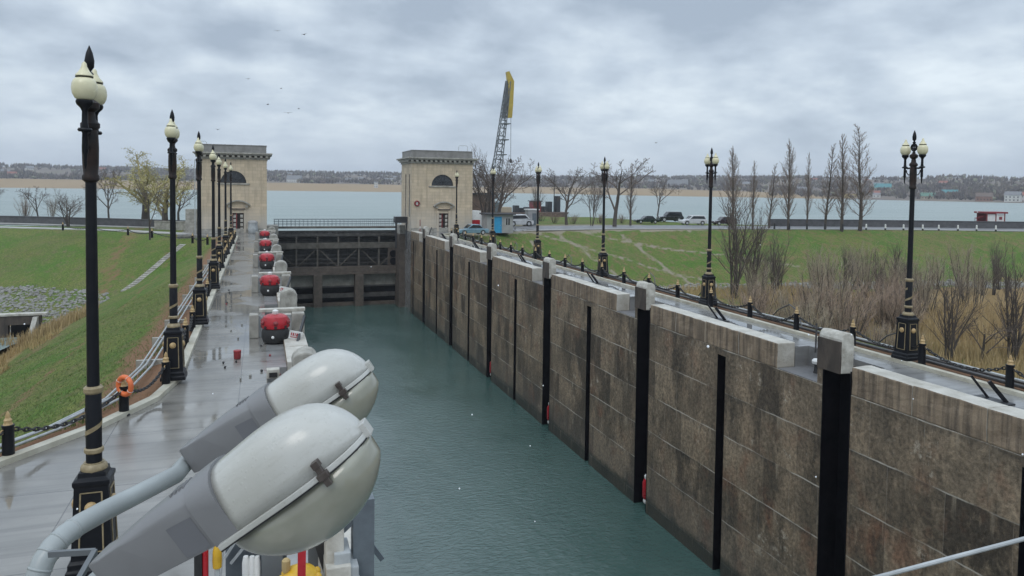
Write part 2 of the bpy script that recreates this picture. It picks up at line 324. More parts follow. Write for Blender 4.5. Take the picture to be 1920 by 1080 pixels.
def mat_far():
    m, t, b = newmat('far_wood'); g = G(t); r = g.n('ShaderNodeNewGeometry').outputs['Random Per Island']
    c = g.ramp(r, (0, (.07, .055, .05)), (.35, (.12, .095, .085)), (.7, (.18, .145, .125)), (.88, (.12, .105, .065)), (1, (.24, .20, .15)))
    g.l(c, b.inputs['Base Color']); b.inputs['Roughness'].default_value = 1; b.inputs['Specular IOR Level'].default_value = 0
mat_far()
def mat_turf():
    m, t, b = newmat('turf_blade'); g = G(t); r = g.n('ShaderNodeNewGeometry').outputs['Random Per Island']
    g.l(g.ramp(r, (0, (.07, .125, .025)), (.5, (.10, .16, .035)), (.8, (.15, .175, .06)), (1, (.22, .19, .09))), b.inputs['Base Color']); b.inputs['Roughness'].default_value = .8
mat_turf()
def mat_bowl():
    m, t, b = newmat('lamp_bowl'); g = G(t); v = g.pos()
    n = g.noise(v, 5, 4); g.l(g.mix(g.ramp(n, (.35, 0.0), (.7, 1.0)), (.31, .31, .255), (.23, .228, .18)), b.inputs['Base Color'])
    b.inputs['Roughness'].default_value = .2; b.inputs['Coat Weight'].default_value = .5; b.inputs['Coat Roughness'].default_value = .08
    b.inputs['Subsurface Weight'].default_value = .25; b.inputs['Subsurface Radius'].default_value = (.03, .03, .02)
mat_bowl()
pm('tower_roof', (.25, .245, .235), (.17, .165, .155), 1.2, .8, bump=.2)
# ---------------------------------------------------------------- mesh helpers
class MB:
    def __init__(s): s.v = []; s.f = []
    def add(s, vs, fs):
        o = len(s.v); s.v += [tuple(p) for p in vs]; s.f += [tuple(i+o for i in f) for f in fs]; return s
    def box(s, x0, x1, y0, y1, z0, z1, top=1.0):
        cx, cy = (x0+x1)/2, (y0+y1)/2; hx, hy = (x1-x0)/2, (y1-y0)/2
        vs = [(cx+sx*hx*k, cy+sy*hy*k, z) for z, k in ((z0, 1), (z1, top)) for sx, sy in ((-1, -1), (1, -1), (1, 1), (-1, 1))]
        return s.add(vs, [(3, 2, 1, 0), (4, 5, 6, 7), (0, 1, 5, 4), (1, 2, 6, 5), (2, 3, 7, 6), (3, 0, 4, 7)])
    def bar(s, a, b, wx, wy, up=(0, 0, 1)):
        a, b = Vector(a), Vector(b); d = (b-a).normalized(); u = Vector(up)
        if abs(d.dot(u)) > .98: u = Vector((0, 1, 0))
        x = d.cross(u).normalized(); y = x.cross(d)
        vs = [p+x*(sx*wx/2)+y*(sy*wy/2) for p in (a, b) for sx, sy in ((-1, -1), (1, -1), (1, 1), (-1, 1))]
        return s.add(vs, [(0, 1, 2, 3), (7, 6, 5, 4), (4, 5, 1, 0), (5, 6, 2, 1), (6, 7, 3, 2), (7, 4, 0, 3)])
    def tube(s, pts, r, n=6, cap=True):
        pts = [Vector(p) for p in pts]; k = len(pts); rs = r if isinstance(r, (list, tuple)) else [r]*k
        o = len(s.v); t0 = (pts[1]-pts[0]).normalized(); a = Vector((0, 0, 1)) if abs(t0.z) < .9 else Vector((1, 0, 0))
        x = t0.cross(a).normalized()
        for i, p in enumerate(pts):
            t = (pts[min(i+1, k-1)]-pts[max(i-1, 0)]).normalized(); x = x-t*x.dot(t)
            x = x.normalized() if x.length > 1e-6 else t.orthogonal().normalized(); y = t.cross(x)
            for j in range(n):
                c, q = math.cos(2*math.pi*j/n), math.sin(2*math.pi*j/n)
                s.v.append(tuple(p+(x*c+y*q)*rs[i]))
        for i in range(k-1):
            for j in range(n):
                s.f.append((o+i*n+j, o+i*n+(j+1) % n, o+(i+1)*n+(j+1) % n, o+(i+1)*n+j))
        if cap: s.f.append(tuple(o+j for j in reversed(range(n)))); s.f.append(tuple(o+(k-1)*n+j for j in range(n)))
        return s
    def lathe(s, prof, n=16, c=(0, 0, 0), sq=None):
        """prof: (radius, z) list; sq: square section when n=4 (corners on the diagonals)"""
        o = len(s.v); k = len(prof); ph = math.pi/n if sq else 0
        for r, z in prof:
            for j in range(n):
                a = 2*math.pi*j/n+ph; s.v.append((c[0]+r*math.cos(a), c[1]+r*math.sin(a), c[2]+z))
        for i in range(k-1):
            for j in range(n): s.f.append((o+i*n+j, o+i*n+(j+1) % n, o+(i+1)*n+(j+1) % n, o+(i+1)*n+j))
        s.f.append(tuple(o+j for j in reversed(range(n)))); s.f.append(tuple(o+(k-1)*n+j for j in range(n)))
        return s
    def ball(s, c, r, n=12, m=8, sc=(1, 1, 1)):
        prof = [(max(1e-4, r*math.sin(math.pi*i/m)), -r*math.cos(math.pi*i/m)) for i in range(m+1)]
        b = MB().lathe(prof, n); return s.add([(c[0]+x*sc[0], c[1]+y*sc[1], c[2]+z*sc[2]) for x, y, z in b.v], b.f)
    def torus(s, c, R_, r, ax='y', n=20, m=8):
        vs = []; fs = []
        for i in range(n):
            a = 2*math.pi*i/n
            for j in range(m):
                q = 2*math.pi*j/m; rr = R_+r*math.cos(q); h = r*math.sin(q)
                p = (rr*math.cos(a), h, rr*math.sin(a)) if ax == 'y' else ((rr*math.cos(a), rr*math.sin(a), h) if ax == 'z' else (h, rr*math.cos(a), rr*math.sin(a)))
                vs.append((c[0]+p[0], c[1]+p[1], c[2]+p[2])); fs.append((i*m+j, ((i+1) % n)*m+j, ((i+1) % n)*m+(j+1) % m, i*m+(j+1) % m))
        return s.add(vs, fs)
    def prism(s, poly, a, b, ax='z', holes=()):
        """2-D outline (with holes) extruded along an axis; ax y: poly is (x,z); ax x: poly is (y,z)"""
        loops = [[Vector((p[0], p[1], 0)) for p in q] for q in (poly, *holes)]
        tris = tessellate_polygon(loops); flat = [p for q in loops for p in q]; n = len(flat)
        P = (lambda p, h: (p.x, p.y, h)) if ax == 'z' else ((lambda p, h: (p.x, h, p.y)) if ax == 'y' else (lambda p, h: (h, p.x, p.y)))
        vs = [P(p, a) for p in flat]+[P(p, b) for p in flat]
        fs = [tuple(t) for t in tris]+[tuple(i+n for i in reversed(t)) for t in tris]
        o = 0
        for q in loops:
            k = len(q)
            for i in range(k): j = (i+1) % k; fs.append((o+i, o+j, o+j+n, o+i+n))
            o += k
        return s.add(vs, fs)
    def move(s, M_): s.v = [tuple(M_ @ Vector(p)) for p in s.v]; return s
    def mesh(s, name, m, smooth=False, bevel=0, seg=2, angle=None):
        me = bpy.data.meshes.new(name); me.from_pydata(s.v, [], s.f)
        bm = bmesh.new(); bm.from_mesh(me)
        bmesh.ops.recalc_face_normals(bm, faces=bm.faces[:])
        if bevel:
            es = [e_ for e_ in bm.edges if len(e_.link_faces) == 2 and e_.calc_face_angle(0) > .5]
            bmesh.ops.bevel(bm, geom=es, offset=bevel, segments=seg, affect='EDGES', profile=.6)
        bm.to_mesh(me); bm.free()
        if smooth:
            for p in me.polygons: p.use_smooth = True
            if smooth != 'all':
                try: me.set_sharp_from_angle(angle=R(38))
                except Exception: pass
        me.materials.append(MAT[m]); return me
    def build(s, name, m, parent=None, loc=(0, 0, 0), **k):
        o = bpy.data.objects.new(name, s.mesh(name, m, **k)); col.objects.link(o); o.location = loc
        if parent is not None: o.parent = parent
        return o
def tag(o, label=None, cat=None, group=None, kind=None):
    if label: o['label'] = label
    if cat: o['category'] = cat
    if group: o['group'] = group
    if kind: o['kind'] = kind
    return o
def thing(name, label, cat, loc=(0, 0, 0), rz=0.0, group=None):
    o = bpy.data.objects.new(name, None); col.objects.link(o); o.location = loc; o.rotation_euler = (0, 0, rz); o.empty_display_size = .2
    return tag(o, label, cat, group)
def dup(root, loc, rz=0.0, label=None, scale=1.0):
    r = root.copy(); col.objects.link(r); r.location = loc; r.rotation_euler = (0, 0, rz)
    r.scale = (scale,)*3 if isinstance(scale, (int, float)) else scale
    if label: r['label'] = label
    for ch in list(root.children):
        c = ch.copy(); col.objects.link(c); c.parent = r
        for g_ in list(ch.children):
            d = g_.copy(); col.objects.link(d); d.parent = c
    return r
ORD = ['nearest', 'second nearest', 'third', 'fourth', 'fifth', 'sixth', 'seventh', 'eighth', 'ninth', 'tenth', 'eleventh', 'twelfth', 'thirteenth', 'fourteenth', 'fifteenth', 'sixteenth', 'seventeenth', 'eighteenth', 'nineteenth', 'twentieth', 'twenty first', 'twenty second', 'twenty third', 'twenty fourth', 'twenty fifth', 'twenty sixth', 'twenty seventh', 'twenty eighth', 'twenty ninth', 'thirtieth']

# ---------------------------------------------------------------- ground sheet
WATER_Z, LAKE_Z, FLOOR_L, FLOOR_R = -11.0, -1.5, -8.0, -6.5
WX, LX = 19.4, 1.7                        # faces of the right and left chamber walls
def lerp(x, pts):
    if x <= pts[0][0]: return pts[0][1]
    for (a, u), (b, v) in zip(pts, pts[1:]):
        if x <= b: return u+(v-u)*(x-a)/(b-a)
    return pts[-1][1]
CRL = [(-120, 150), (-60, 130), (-33, 115.5), (-19, 107.5), (-8, 98), (-3, 93)]
CRR = [(24, 93), (31, 97.5), (38, 101.2), (52, 103), (78, 100.3), (104, 95.5), (119, 90), (160, 80)]
KERB_L = [(-16, 4), (-9.2, 13.2), (-5.4, 18.45), (-3.75, 20.85), (-2.75, 23.0), (-2.38, 25.2), (-2.38, 28), (-2.5, 93)]
def kerb_x(y): return lerp(y, [(q, p) for p, q in KERB_L])
SHORE = [(-400, 190), (-120, 150), (-60, 131), (-30, 121), (-9, 113), (0, 108), (2, 106), (19, 106), (21, 112), (30, 140), (45, 160), (70, 150), (78, 122), (90, 112), (120, 103), (170, 88), (400, 40)]
def ground_z(x, y):
    if x < 10:
        sh = kerb_x(y)-1.1; c = lerp(x, CRL)
        z = max(FLOOR_L, -(max(0, sh-x))*.5, -max(0, c-y)*.26)
        z = min(0, z)
    else:
        c = lerp(x, CRR); z = min(0, max(FLOOR_R, -max(0, x-24.3)*.5, -max(0, c-y)*.36))
    nz = noise.noise(Vector((x*.12, y*.12, 0)))*.35+noise.noise(Vector((x*.5, y*.5, 3)))*.10
    if z < -.3: z += nz*min(1, -z/2)
    if z > -.06: z = -.06
    if y < 99.5 and (kerb_x(y)-.1 < x < 10 or 10 < x < 22.0): z = -.6
    if -1.5 < x-LX+2.5 and x < WX+1.6 and y < 112: z = -14
    sy = lerp(x, SHORE)
    if y > sy: z = min(z, -max(0, y-sy)*.7)
    return z
def band(d, w_): return max(0.0, 1-abs(d)/w_)
def build_ground():
    xs = []; x = -400.0
    while x < 420:
        xs.append(x); ax = 0 if -45 < x < 125 else min(abs(x+45), abs(x-125)); x += .8+min(14, ax*.12)
    ys = []; y = -60.0
    while y < 330:
        ys.append(y); ay = 0 if 8 < y < 128 else min(abs(y-8), abs(y-128)); y += .8+min(14, ay*.14)
    vs = []; cols = []
    for y in ys:
        for x in xs:
            z = ground_z(x, y); vs.append((x, y, max(z, -16) if y < 112 else max(z, -7)))
            d = r = p = 0.0
            if x < 10:
                sh = kerb_x(y)-.2; dd = sh-x
                d = max(0, 1-max(0, dd-1.0)/3.0)*.95
                d = max(d, band(dd-7.2, 1.2)*.5, band(dd-13.0, 2.2)*.55)
                c = lerp(x, CRL); 
                if z < -6.4 and y > 30: r = max(r, min(.62, (-6.4-z)*.7))
                d = max(d, band(c-y-14, 2.2)*.55*(1 if -17 < x < -12 else 0))
                if c+.5 < y: p = 0
            else:
                dd = x-22.2; d = max(0, 1-max(0, dd-.6)/2.0)*.95 if y < 84 else .35
                c = lerp(x, CRR); q = c-y
                if z < -5.9: r = .42+.2*noise.noise(Vector((x*.05, y*.05, 0)))+(.35 if x > 55 and y < 74 else 0)
                if y > c-1.0 and y < c+16 and x > 22: p = .62 if x < 64 else .2
                for (x0, y0), (x1, y1) in (((38, 100), (60, 84)), ((41, 101), (47, 80)), ((45, 101.5), (74, 88)), ((36, 97), (33, 70)), ((52, 101), (55, 80))):
                    t_ = max(0, min(1, ((x-x0)*(x1-x0)+(y-y0)*(y1-y0))/((x1-x0)**2+(y1-y0)**2)))
                    dist = math.hypot(x-x0-t_*(x1-x0), y-y0-t_*(y1-y0)); p = max(p, band(dist, 1.2)*.7)
                p = max(p, .8*max(0, 1-math.hypot(x-66, (y-102.5)*2.5)/9))
            vs_ok = (max(0, d), max(0, r), p, 1); cols.append(vs_ok)
    nx = len(xs); fs = [(j*nx+i, j*nx+i+1, (j+1)*nx+i+1, (j+1)*nx+i) for j in range(len(ys)-1) for i in range(nx-1)]
    me = bpy.data.meshes.new('ground'); me.from_pydata(vs, [], fs)
    ca = me.color_attributes.new('mask', 'FLOAT_COLOR', 'POINT')
    ca.data.foreach_set('color', [q for c in cols for q in c])
    for p in me.polygons: p.use_smooth = True
    me.materials.append(MAT['ground_cover']); o = bpy.data.objects.new('ground', me); col.objects.link(o); o['kind'] = 'structure'
build_ground()
def sheet(name, pts, z, m, kind='structure'):
    b = MB(); tris = tessellate_polygon([[Vector((p[0], p[1], 0)) for p in pts]]); b.add([(p[0], p[1], z) for p in pts], [tuple(t) for t in tris])
    o = b.build(name, m); 
    if o.data.polygons[0].normal.z < 0: o.data.flip_normals()
    o['kind'] = kind; return o
sheet('chamber_water', [(LX-.3, -60), (WX+1.4, -60), (WX+1.4, 107.6), (LX-.3, 107.6)], WATER_Z, 'chamber_water')
lk = [(-3000, 200)]+[(x, y-3) for x, y in SHORE if x not in (0, 2, 19, 21)]
lk = [(-3500, 400), (-400, 187), (-120, 147), (-60, 128), (-30, 118), (-9, 110.5), (1.2, 108.6), (19.8, 108.6), (21, 110), (30, 138), (45, 157), (69, 147), (77, 119), (90, 109), (120, 100), (170, 85), (400, 36), (3500, -700), (3500, 4000), (-3500, 4000)]
sheet('lake_water', lk, LAKE_Z, 'lake_water')

# far shore: reed flats and wooded hills round the lake
def shore_d(a):      # distance of the far shore by azimuth (degrees from +Y)
    return lerp(a, [(-70, 1150), (-16, 1060), (0, 1010), (14, 985), (16.5, 1090), (30, 940), (40, 905), (53, 800), (70, 700), (120, 600)])
def reed_h(a): return lerp(a, [(-20, 10), (0, 9), (10, 8.5), (15, 6.0), (20, 8), (30, 7.5), (37, 5), (42, 2.5), (60, 1), (120, 1)])
def hill_h(a): return lerp(a, [(-70, 36), (-16, 35), (0, 33), (20, 30), (30, 31), (40, 33), (53, 31), (120, 33)])
HR = [-60, 0, 8, 45, 90, 120, 150, 220, 300, 400, 520, 700, 1000, 1500, 2500]
def far_z(a, k):
    rh = reed_h(a); hh = hill_h(a)
    z = lerp(k, [(-60, -4), (0, -1.55), (8, -.6), (90, rh*.75), (120, rh), (150, rh+.5), (300, hh*.45), (520, hh*.85), (700, hh), (1000, hh*1.02), (2500, hh)])
    if k > 120: z += noise.noise(Vector((a*.25, k*.006, 2)))*4.0*min(1, (k-120)/200)
    return z
def far_pt(a, k, dz=0): d = shore_d(a)+k; return Vector((math.sin(R(a))*d, math.cos(R(a))*d, far_z(a, k)+dz))
def build_hills():
    A = [-70+.75*i for i in range(254)]; vs = []; cs = []
    for a in A:
        for k in HR:
            p = far_pt(a, k); vs.append(p)
            m_ = 1.0 if k <= 110 else (.5 if k <= 130 else 0); 
            if a > 38: m_ = max(0, m_-(a-38)*.12)
            cs += [m_, 0, 0, 1]
    n = len(HR); fs = [(i*n+j, (i+1)*n+j, (i+1)*n+j+1, i*n+j+1) for i in range(len(A)-1) for j in range(n-1)]
    me = bpy.data.meshes.new('far_hills'); me.from_pydata([tuple(v) for v in vs], [], fs); ca = me.color_attributes.new('mask', 'FLOAT_COLOR', 'POINT'); ca.data.foreach_set('color', cs)
    me.materials.append(MAT['hill_cover']); o = bpy.data.objects.new('far_hills', me); col.objects.link(o); o['kind'] = 'structure'
    if me.polygons[0].normal.z < 0: me.flip_normals()
build_hills()
def blob(b, c, r, h, rnd):
    """ragged leafless crown: a stretched, randomly dented low-poly clump"""
    n = 6; vs = [(c.x, c.y, c.z-.2)]
    for lv, (hh, rr) in enumerate(((.3, .8), (.62, 1.0), (.88, .6))):
        for i in range(n):
            a = 2*math.pi*(i+.5*lv)/n; q = r*rr*rnd.uniform(.55, 1.25)
            vs.append((c.x+q*math.cos(a), c.y+q*math.sin(a), c.z+h*hh*rnd.uniform(.85, 1.15)))
    vs.append((c.x, c.y, c.z+h*rnd.uniform(.95, 1.2)))
    fs = [(0, 1+(i+1) % n, 1+i) for i in range(n)]
    for l_ in range(2):
        for i in range(n):
            a, b_, c_, d = 1+l_*n+i, 1+l_*n+(i+1) % n, 1+(l_+1)*n+i, 1+(l_+1)*n+(i+1) % n; fs += [(a, b_, c_), (b_, d, c_)]
    fs += [(1+2*n+i, 1+2*n+(i+1) % n, 1+3*n) for i in range(n)]
    b.add(vs, fs)
def twiggy(b, c, r, h, rnd):
    """a far leafless tree: a ragged sheaf of upright blades, joined at the foot"""
    vs = [(c.x, c.y, c.z-.3)]; fs = []
    for i in range(7):
        a = rnd.uniform(0, 6.28); q = r*rnd.uniform(.3, 1.1); hh = h*rnd.uniform(.55, 1.1)
        ax, ay = math.cos(a)*q, math.sin(a)*q; k = len(vs); w_ = r*.38
        vs += [(c.x+ax-ay/q*w_, c.y+ay+ax/q*w_, c.z+hh*.55), (c.x+ax*.8, c.y+ay*.8, c.z+hh), (c.x+ax+ay/q*w_, c.y+ay-ax/q*w_, c.z+hh*.6)]
        fs.append((0, k+2, k+1, k))
    b.add(vs, fs)
rnd = random.Random(5); fw, fg = MB(), MB()
for i in range(15000):
    a = rnd.uniform(-30, 70); k = rnd.uniform(150, 760) if rnd.random() < .85 else rnd.uniform(118, 200)
    if a > 38 and rnd.random() < .45: k = rnd.uniform(25, 300)
    if noise.noise(Vector((a*.35, k*.01, 7))) < -.2: continue
    if rnd.random() < .05: blob(fg, far_pt(a, k), rnd.uniform(2, 4), rnd.uniform(3, 6), rnd)
    else: twiggy(fw, far_pt(a, k), rnd.uniform(1.6, 3.6), rnd.uniform(3.5, 8.5), rnd)
tag(fw.build('far_woods', 'far_wood'), 'purplish brown leafless woods covering the hills across the lake', 'woods', kind='stuff')
tag(fg.build('far_evergreens', 'far_wood_green'), 'scattered dull green trees among the bare woods across the lake', 'woods', kind='stuff')

# ---------------------------------------------------------------- quays, paths, road
def poly_slab(name, pts, z0, z1, m):
    o = MB().prism(pts, z0, z1).build(name, m); o['kind'] = 'structure'; return o
ql = [(LX-1.5, -40), (LX-1.5, 99.6), (-2.5, 99.6), (-2.5, 93)]+[p for p in reversed(KERB_L[:-1])]+[(-16, -40)]
poly_slab('left_quay_pavement', ql, -13, 0, 'wet_paving')
poly_slab('right_quay_pavement', [(WX+1.5, -40), (22.0, -40), (22.0, 93), (27, 99.8), (WX+1.5, 99.8)], -13, 0, 'wet_quay')
poly_slab('left_gate_apron', [(-9.5, 97.4), (-2.52, 93.2), (-2.52, 99.62), (LX-.1, 99.62), (LX-.1, 112), (-9.5, 112)], -13, -.004, 'wet_quay')
poly_slab('right_gate_apron', [(WX+.1, 99.82), (27.02, 99.82), (30, 97.6), (38, 101.8), (38, 111), (WX+.1, 111)], -13, -.004, 'wet_quay')
def strip(name, line, w_, z, m, th=.12, label=None, cat=None):
    b = MB(); n = len(line); up = []
    L_, R__ = [], []
    for i, p in enumerate(line):
        a, c = line[max(0, i-1)], line[min(n-1, i+1)]; d = Vector((c[0]-a[0], c[1]-a[1], 0)).normalized(); q = Vector((-d.y, d.x, 0))*w_/2
        L_.append((p[0]+q.x, p[1]+q.y)); R__.append((p[0]-q.x, p[1]-q.y))
    vs = [(x, y, z) for x, y in L_]+[(x, y, z) for x, y in R__]+[(x, y, z-th) for x, y in L_]+[(x, y, z-th) for x, y in R__]
    fs = []
    for i in range(n-1): fs += [(i, i+1, n+i+1, n+i), (i, 2*n+i, 2*n+i+1, i+1), (n+i, n+i+1, 3*n+i+1, 3*n+i)]
    fs += [(0, n, 3*n, 2*n), (n-1, 3*n-1+0, 4*n-1, 2*n-1)] if False else [(0, n, 3*n, 2*n), (n-1, 2*n-1, 4*n-1, 3*n-1)]
    b.add(vs, fs); o = b.build(name, m)
    if label: tag(o, label, cat)
    else: o['kind'] = 'structure'
    return o
kl = [(x-.12, y) for x, y in KERB_L]
strip('left_kerb', kl, .26, .13, 'kerb_stone', .3)
strip('right_kerb', [(22.12, -40), (22.12, 93), (27, 99.6)], .24, .13, 'kerb_stone', .3)
strip('left_crest_path', [(-60, 131.2), (-33, 116.8), (-19, 109), (-8.5, 99.4)], 1.9, .03, 'path_stone')
strip('left_lake_path', [(-62, 141), (-33, 126), (-19, 117.4), (-9, 110.6)], 1.1, .03, 'path_stone')
strip('right_crest_road', [(38, 107), (52, 109.3), (70, 108.6), (78, 106), (104, 101), (119, 95.6), (160, 85)], 9, .03, 'asphalt')
strip('right_crest_kerb', [(36, 100.8), (52, 103.6), (78, 101), (104, 96.1), (119, 90.6), (160, 80.6)], .7, .10, 'path_stone')

# ---------------------------------------------------------------- chamber walls
P0 = 20.9                                   # first big groove (centre), pitch 14
BIG = [P0+14*k for k in range(-4, 6)]; SMALL = [P0+6.9+14*k for k in range(-4, 6)]
def chamber_wall(label, face, s, off, small):
    """s=+1: wall body lies on +X side of the face. Grooves are real recesses with steel linings, near-black to paint in the shade of their depth."""
    t = thing('lock_wall', label, 'lock wall', (face, 0, 0))
    X = lambda a: a*s
    def bx(b, xa, xb, *r): x0, x1 = sorted((X(xa), X(xb))); b.box(x0, x1, *r)
    w_, c_, gl, dk = MB(), MB(), MB(), MB()
    y0, y1 = -40, 99.6
    cuts = sorted([(g_+off-.67, g_+off+.67, 1) for g_ in BIG]+[(g_+off-.29, g_+off+.29, 0) for g_ in SMALL if small])
    cur = y0
    for a, e_, big in cuts:
        if e_ > y1: break
        bx(w_, 0, 1.5, cur, a, -13, -.83)
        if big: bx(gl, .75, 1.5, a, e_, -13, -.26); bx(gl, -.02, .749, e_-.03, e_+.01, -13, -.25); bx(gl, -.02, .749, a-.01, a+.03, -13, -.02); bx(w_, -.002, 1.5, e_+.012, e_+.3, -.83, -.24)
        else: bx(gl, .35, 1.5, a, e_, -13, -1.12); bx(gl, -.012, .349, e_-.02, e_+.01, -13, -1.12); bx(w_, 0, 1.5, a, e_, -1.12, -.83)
        cur = e_
    bx(w_, 0, 1.5, cur, y1, -13, -.83)
    for g_ in BIG:                         # coping course between a notch and the next groove
        a, e_ = g_+off+3.2, g_+off+14-.67
        if a > y1: continue
        e_ = min(e_, y1)
        n = 4; 
        for i in range(n):
            u, v = a+(e_-a)*i/n, a+(e_-a)*(i+1)/n
            b2 = MB(); x0, x1 = sorted((X(0), X(.85))); dz = random.uniform(-.012, .012); b2.box(x0, x1, u+.008, v-.008, -.828, .17+dz)
            c_.add(b2.v, b2.f)
        bx(dk, .852, 1.5, a, e_, -.826, -.003)
    w = w_.build('wall_face', 'lock_concrete', t); gl.build('groove_shade_lining', 'groove_black', t)  # near-black lining colour paints the shade inside the grooves
    co = c_.build('coping', 'coping_stone', t, bevel=.05)
    bm = bmesh.new(); bm.from_mesh(co.data)
    for it in range(2): bmesh.ops.subdivide_edges(bm, edges=[q for q in bm.edges if q.calc_length() > .28], cuts=2 if it == 0 else 1, use_grid_fill=True)
    for v in bm.verts:
        n_ = noise.noise_vector(v.co*2.3)*.022+noise.noise_vector(v.co*7)*.012
        v.co += Vector((max(-.01, n_.x*s)*s if abs(v.co.x) < .1 else n_.x*.3, n_.y*.4, n_.z if v.co.z > -.6 else 0))
    bm.to_mesh(co.data); bm.free(); dk.build('quay_edge', 'wet_quay', t)
    fl = MB()
    for g_ in BIG:
        if g_+off+3.2 < y1: bx(fl, .012, 1.49, g_+off+.7, g_+off+3.19, -.829, -.80)
    fl.build('notch_floor', 'asphalt', t)
    return t
chamber_wall('long dark concrete right wall of the lock chamber with vertical black grooves', WX, 1, 0, True)
chamber_wall('left wall of the lock chamber with pale stone coping beside the wet walkway', LX, -1, 2.0, True)

def roughen(o, amp, cuts=(2, 2), f=2.5):
    bm = bmesh.new(); bm.from_mesh(o.data)
    for c in cuts: bmesh.ops.subdivide_edges(bm, edges=[q for q in bm.edges if q.calc_length() > .2], cuts=c, use_grid_fill=True)
    off = Vector((random.uniform(0, 50), 0, 0))
    for v in bm.verts: v.co += noise.noise_vector(v.co*f+off)*amp+noise.noise_vector(v.co*f*4+off)*amp*.4
    bm.to_mesh(o.data); bm.free()
def edge_blocks():
    """round-topped stone blocks standing on the wall edge beside each big groove"""
    def mk(name, m):
        prof = [(-.6, -.80), (.6, -.80), (.6, .95)]+[(.6-.22*(1-math.cos(R(a))), .95+.22*math.sin(R(a))) for a in (30, 60, 90)]+[(-.6+.22*(1-math.cos(R(a))), .95+.22*math.sin(R(a))) for a in (90, 60, 30)]+[(-.6, .95)]
        return prof
    first = None
    for side, face, s, off in (('right', WX, 1, 0), ('left', LX, -1, 2.0)):
        k = 0
        for g_ in BIG:
            yy = g_+off+.42
            if yy < 16 or yy > 99: continue
            lab = f'{ORD[k]} white round topped stone block from the camera on the {side} lock edge'
            t = thing('edge_block', lab, 'stone block', (face, yy, 0), 0, f'stone blocks along the {side} lock edge'); k += 1
            if side == 'right':
                cap = MB().prism([(.035, -.235), (.58, -.235), (.58, .98), (.53, 1.13), (.43, 1.2), (.20, 1.2), (.09, 1.13), (.035, .98)], -.58, .58, 'y')
                roughen(cap.build('stone', 'white_stone', t, bevel=.05), .022)
                MB().prism([(-.56, -.232), (.56, -.232), (.56, .90), (-.56, .90)], -.03, .06, 'x').build('stained_face', 'brown_stone', t)
            else:
                cap = MB().prism([(-.8, -.80), (-.02, -.80), (-.02, .85), (-.08, 1.02), (-.22, 1.13), (-.41, 1.17), (-.60, 1.13), (-.74, 1.02), (-.8, .85)], -.42, .42, 'y')
                roughen(cap.build('stone', 'grey_stone', t, bevel=.06), .035)
edge_blocks()
# mooring bits standing in the notches of the right wall, each with its slack steel bar
first = None
for k, g_ in enumerate([g for g in BIG if 15 < g < 95]):
    lab = f'{ORD[k]} white capped mooring bit from the camera in a notch of the right wall'
    if first is None:
        first = thing('mooring_bit', lab, 'mooring bit', (WX+1.0, g_+2.1, -.8), 0, 'mooring bits in the right wall notches')
        MB().lathe([(.16, 0), (.15, .05), (.13, .1), (.13, .36)], 12).build('stem', 'rubber', first, smooth=True)
        MB().lathe([(.20, .36), (.22, .40), (.22, .47), (.17, .53), (.02, .55)], 14).build('cap', 'white_paint', first, smooth=True)
        MB().bar((.1, .25, .75), (.55, .75, 1.75), .07, .09).build('lever', 'black_paint', first)
        MB().tube([(.05, .1, .3), (.3, -.4, .22), (.8, -1.0, .30)], .05, 6).build('chain_tail', 'rubber', first)
    else: dup(first, (WX+1.0, g_+2.1, -.8), 0, lab)
# pairs of black stop levers on the right quay
first = None
for k in range(6):
    y = 14.9+14*k+1.2
    lab = f'{ORD[k]} pair of slanted black steel levers from the camera on the right quay'
    if first is None:
        first = thing('stop_levers', lab, 'levers', (WX+1.35, y, 0), 0, 'paired black levers on the right quay')
        MB().box(-.2, .25, -.55, .5, 0, .05).build('base_plate', 'dark_iron', first)
        MB().bar((.15, -.35, .04), (-.2, -.05, .62), .10, .12).build('lever', 'black_paint', first)
        MB().bar((.1, .2, .04), (-.25, .5, .66), .10, .07).build('lever', 'black_paint', first)
    else: dup(first, (WX+1.35, y, 0), 0, lab)
# red floating bollards riding in the big grooves at the water
first = None
for k, g_ in enumerate((P0+14, P0+28, P0+42)):
    lab = f'{ORD[k]} red floating bollard with white ends in a groove of the right wall'
    if first is None:
        first = thing('floating_bollard', lab, 'floating bollard', (WX+.26, g_-.30, WATER_Z+.35), 0, 'floating bollards in the right wall grooves')
        MB().lathe([(.20, .25), (.26, .35), (.26, 1.15), (.20, 1.3)], 14).build('drum', 'red_paint', first, smooth=True)
        MB().lathe([(.12, 1.3), (.17, 1.38), (.17, 1.50), (.08, 1.6)], 12).build('end_cap', 'white_paint', first, smooth=True)
        MB().lathe([(.18, .02), (.21, .08), (.21, .18), (.18, .25)], 12).build('end_cap', 'white_paint', first, smooth=True)
    else: dup(first, (WX+.26, g_-.30, WATER_Z+.35), 0, lab)
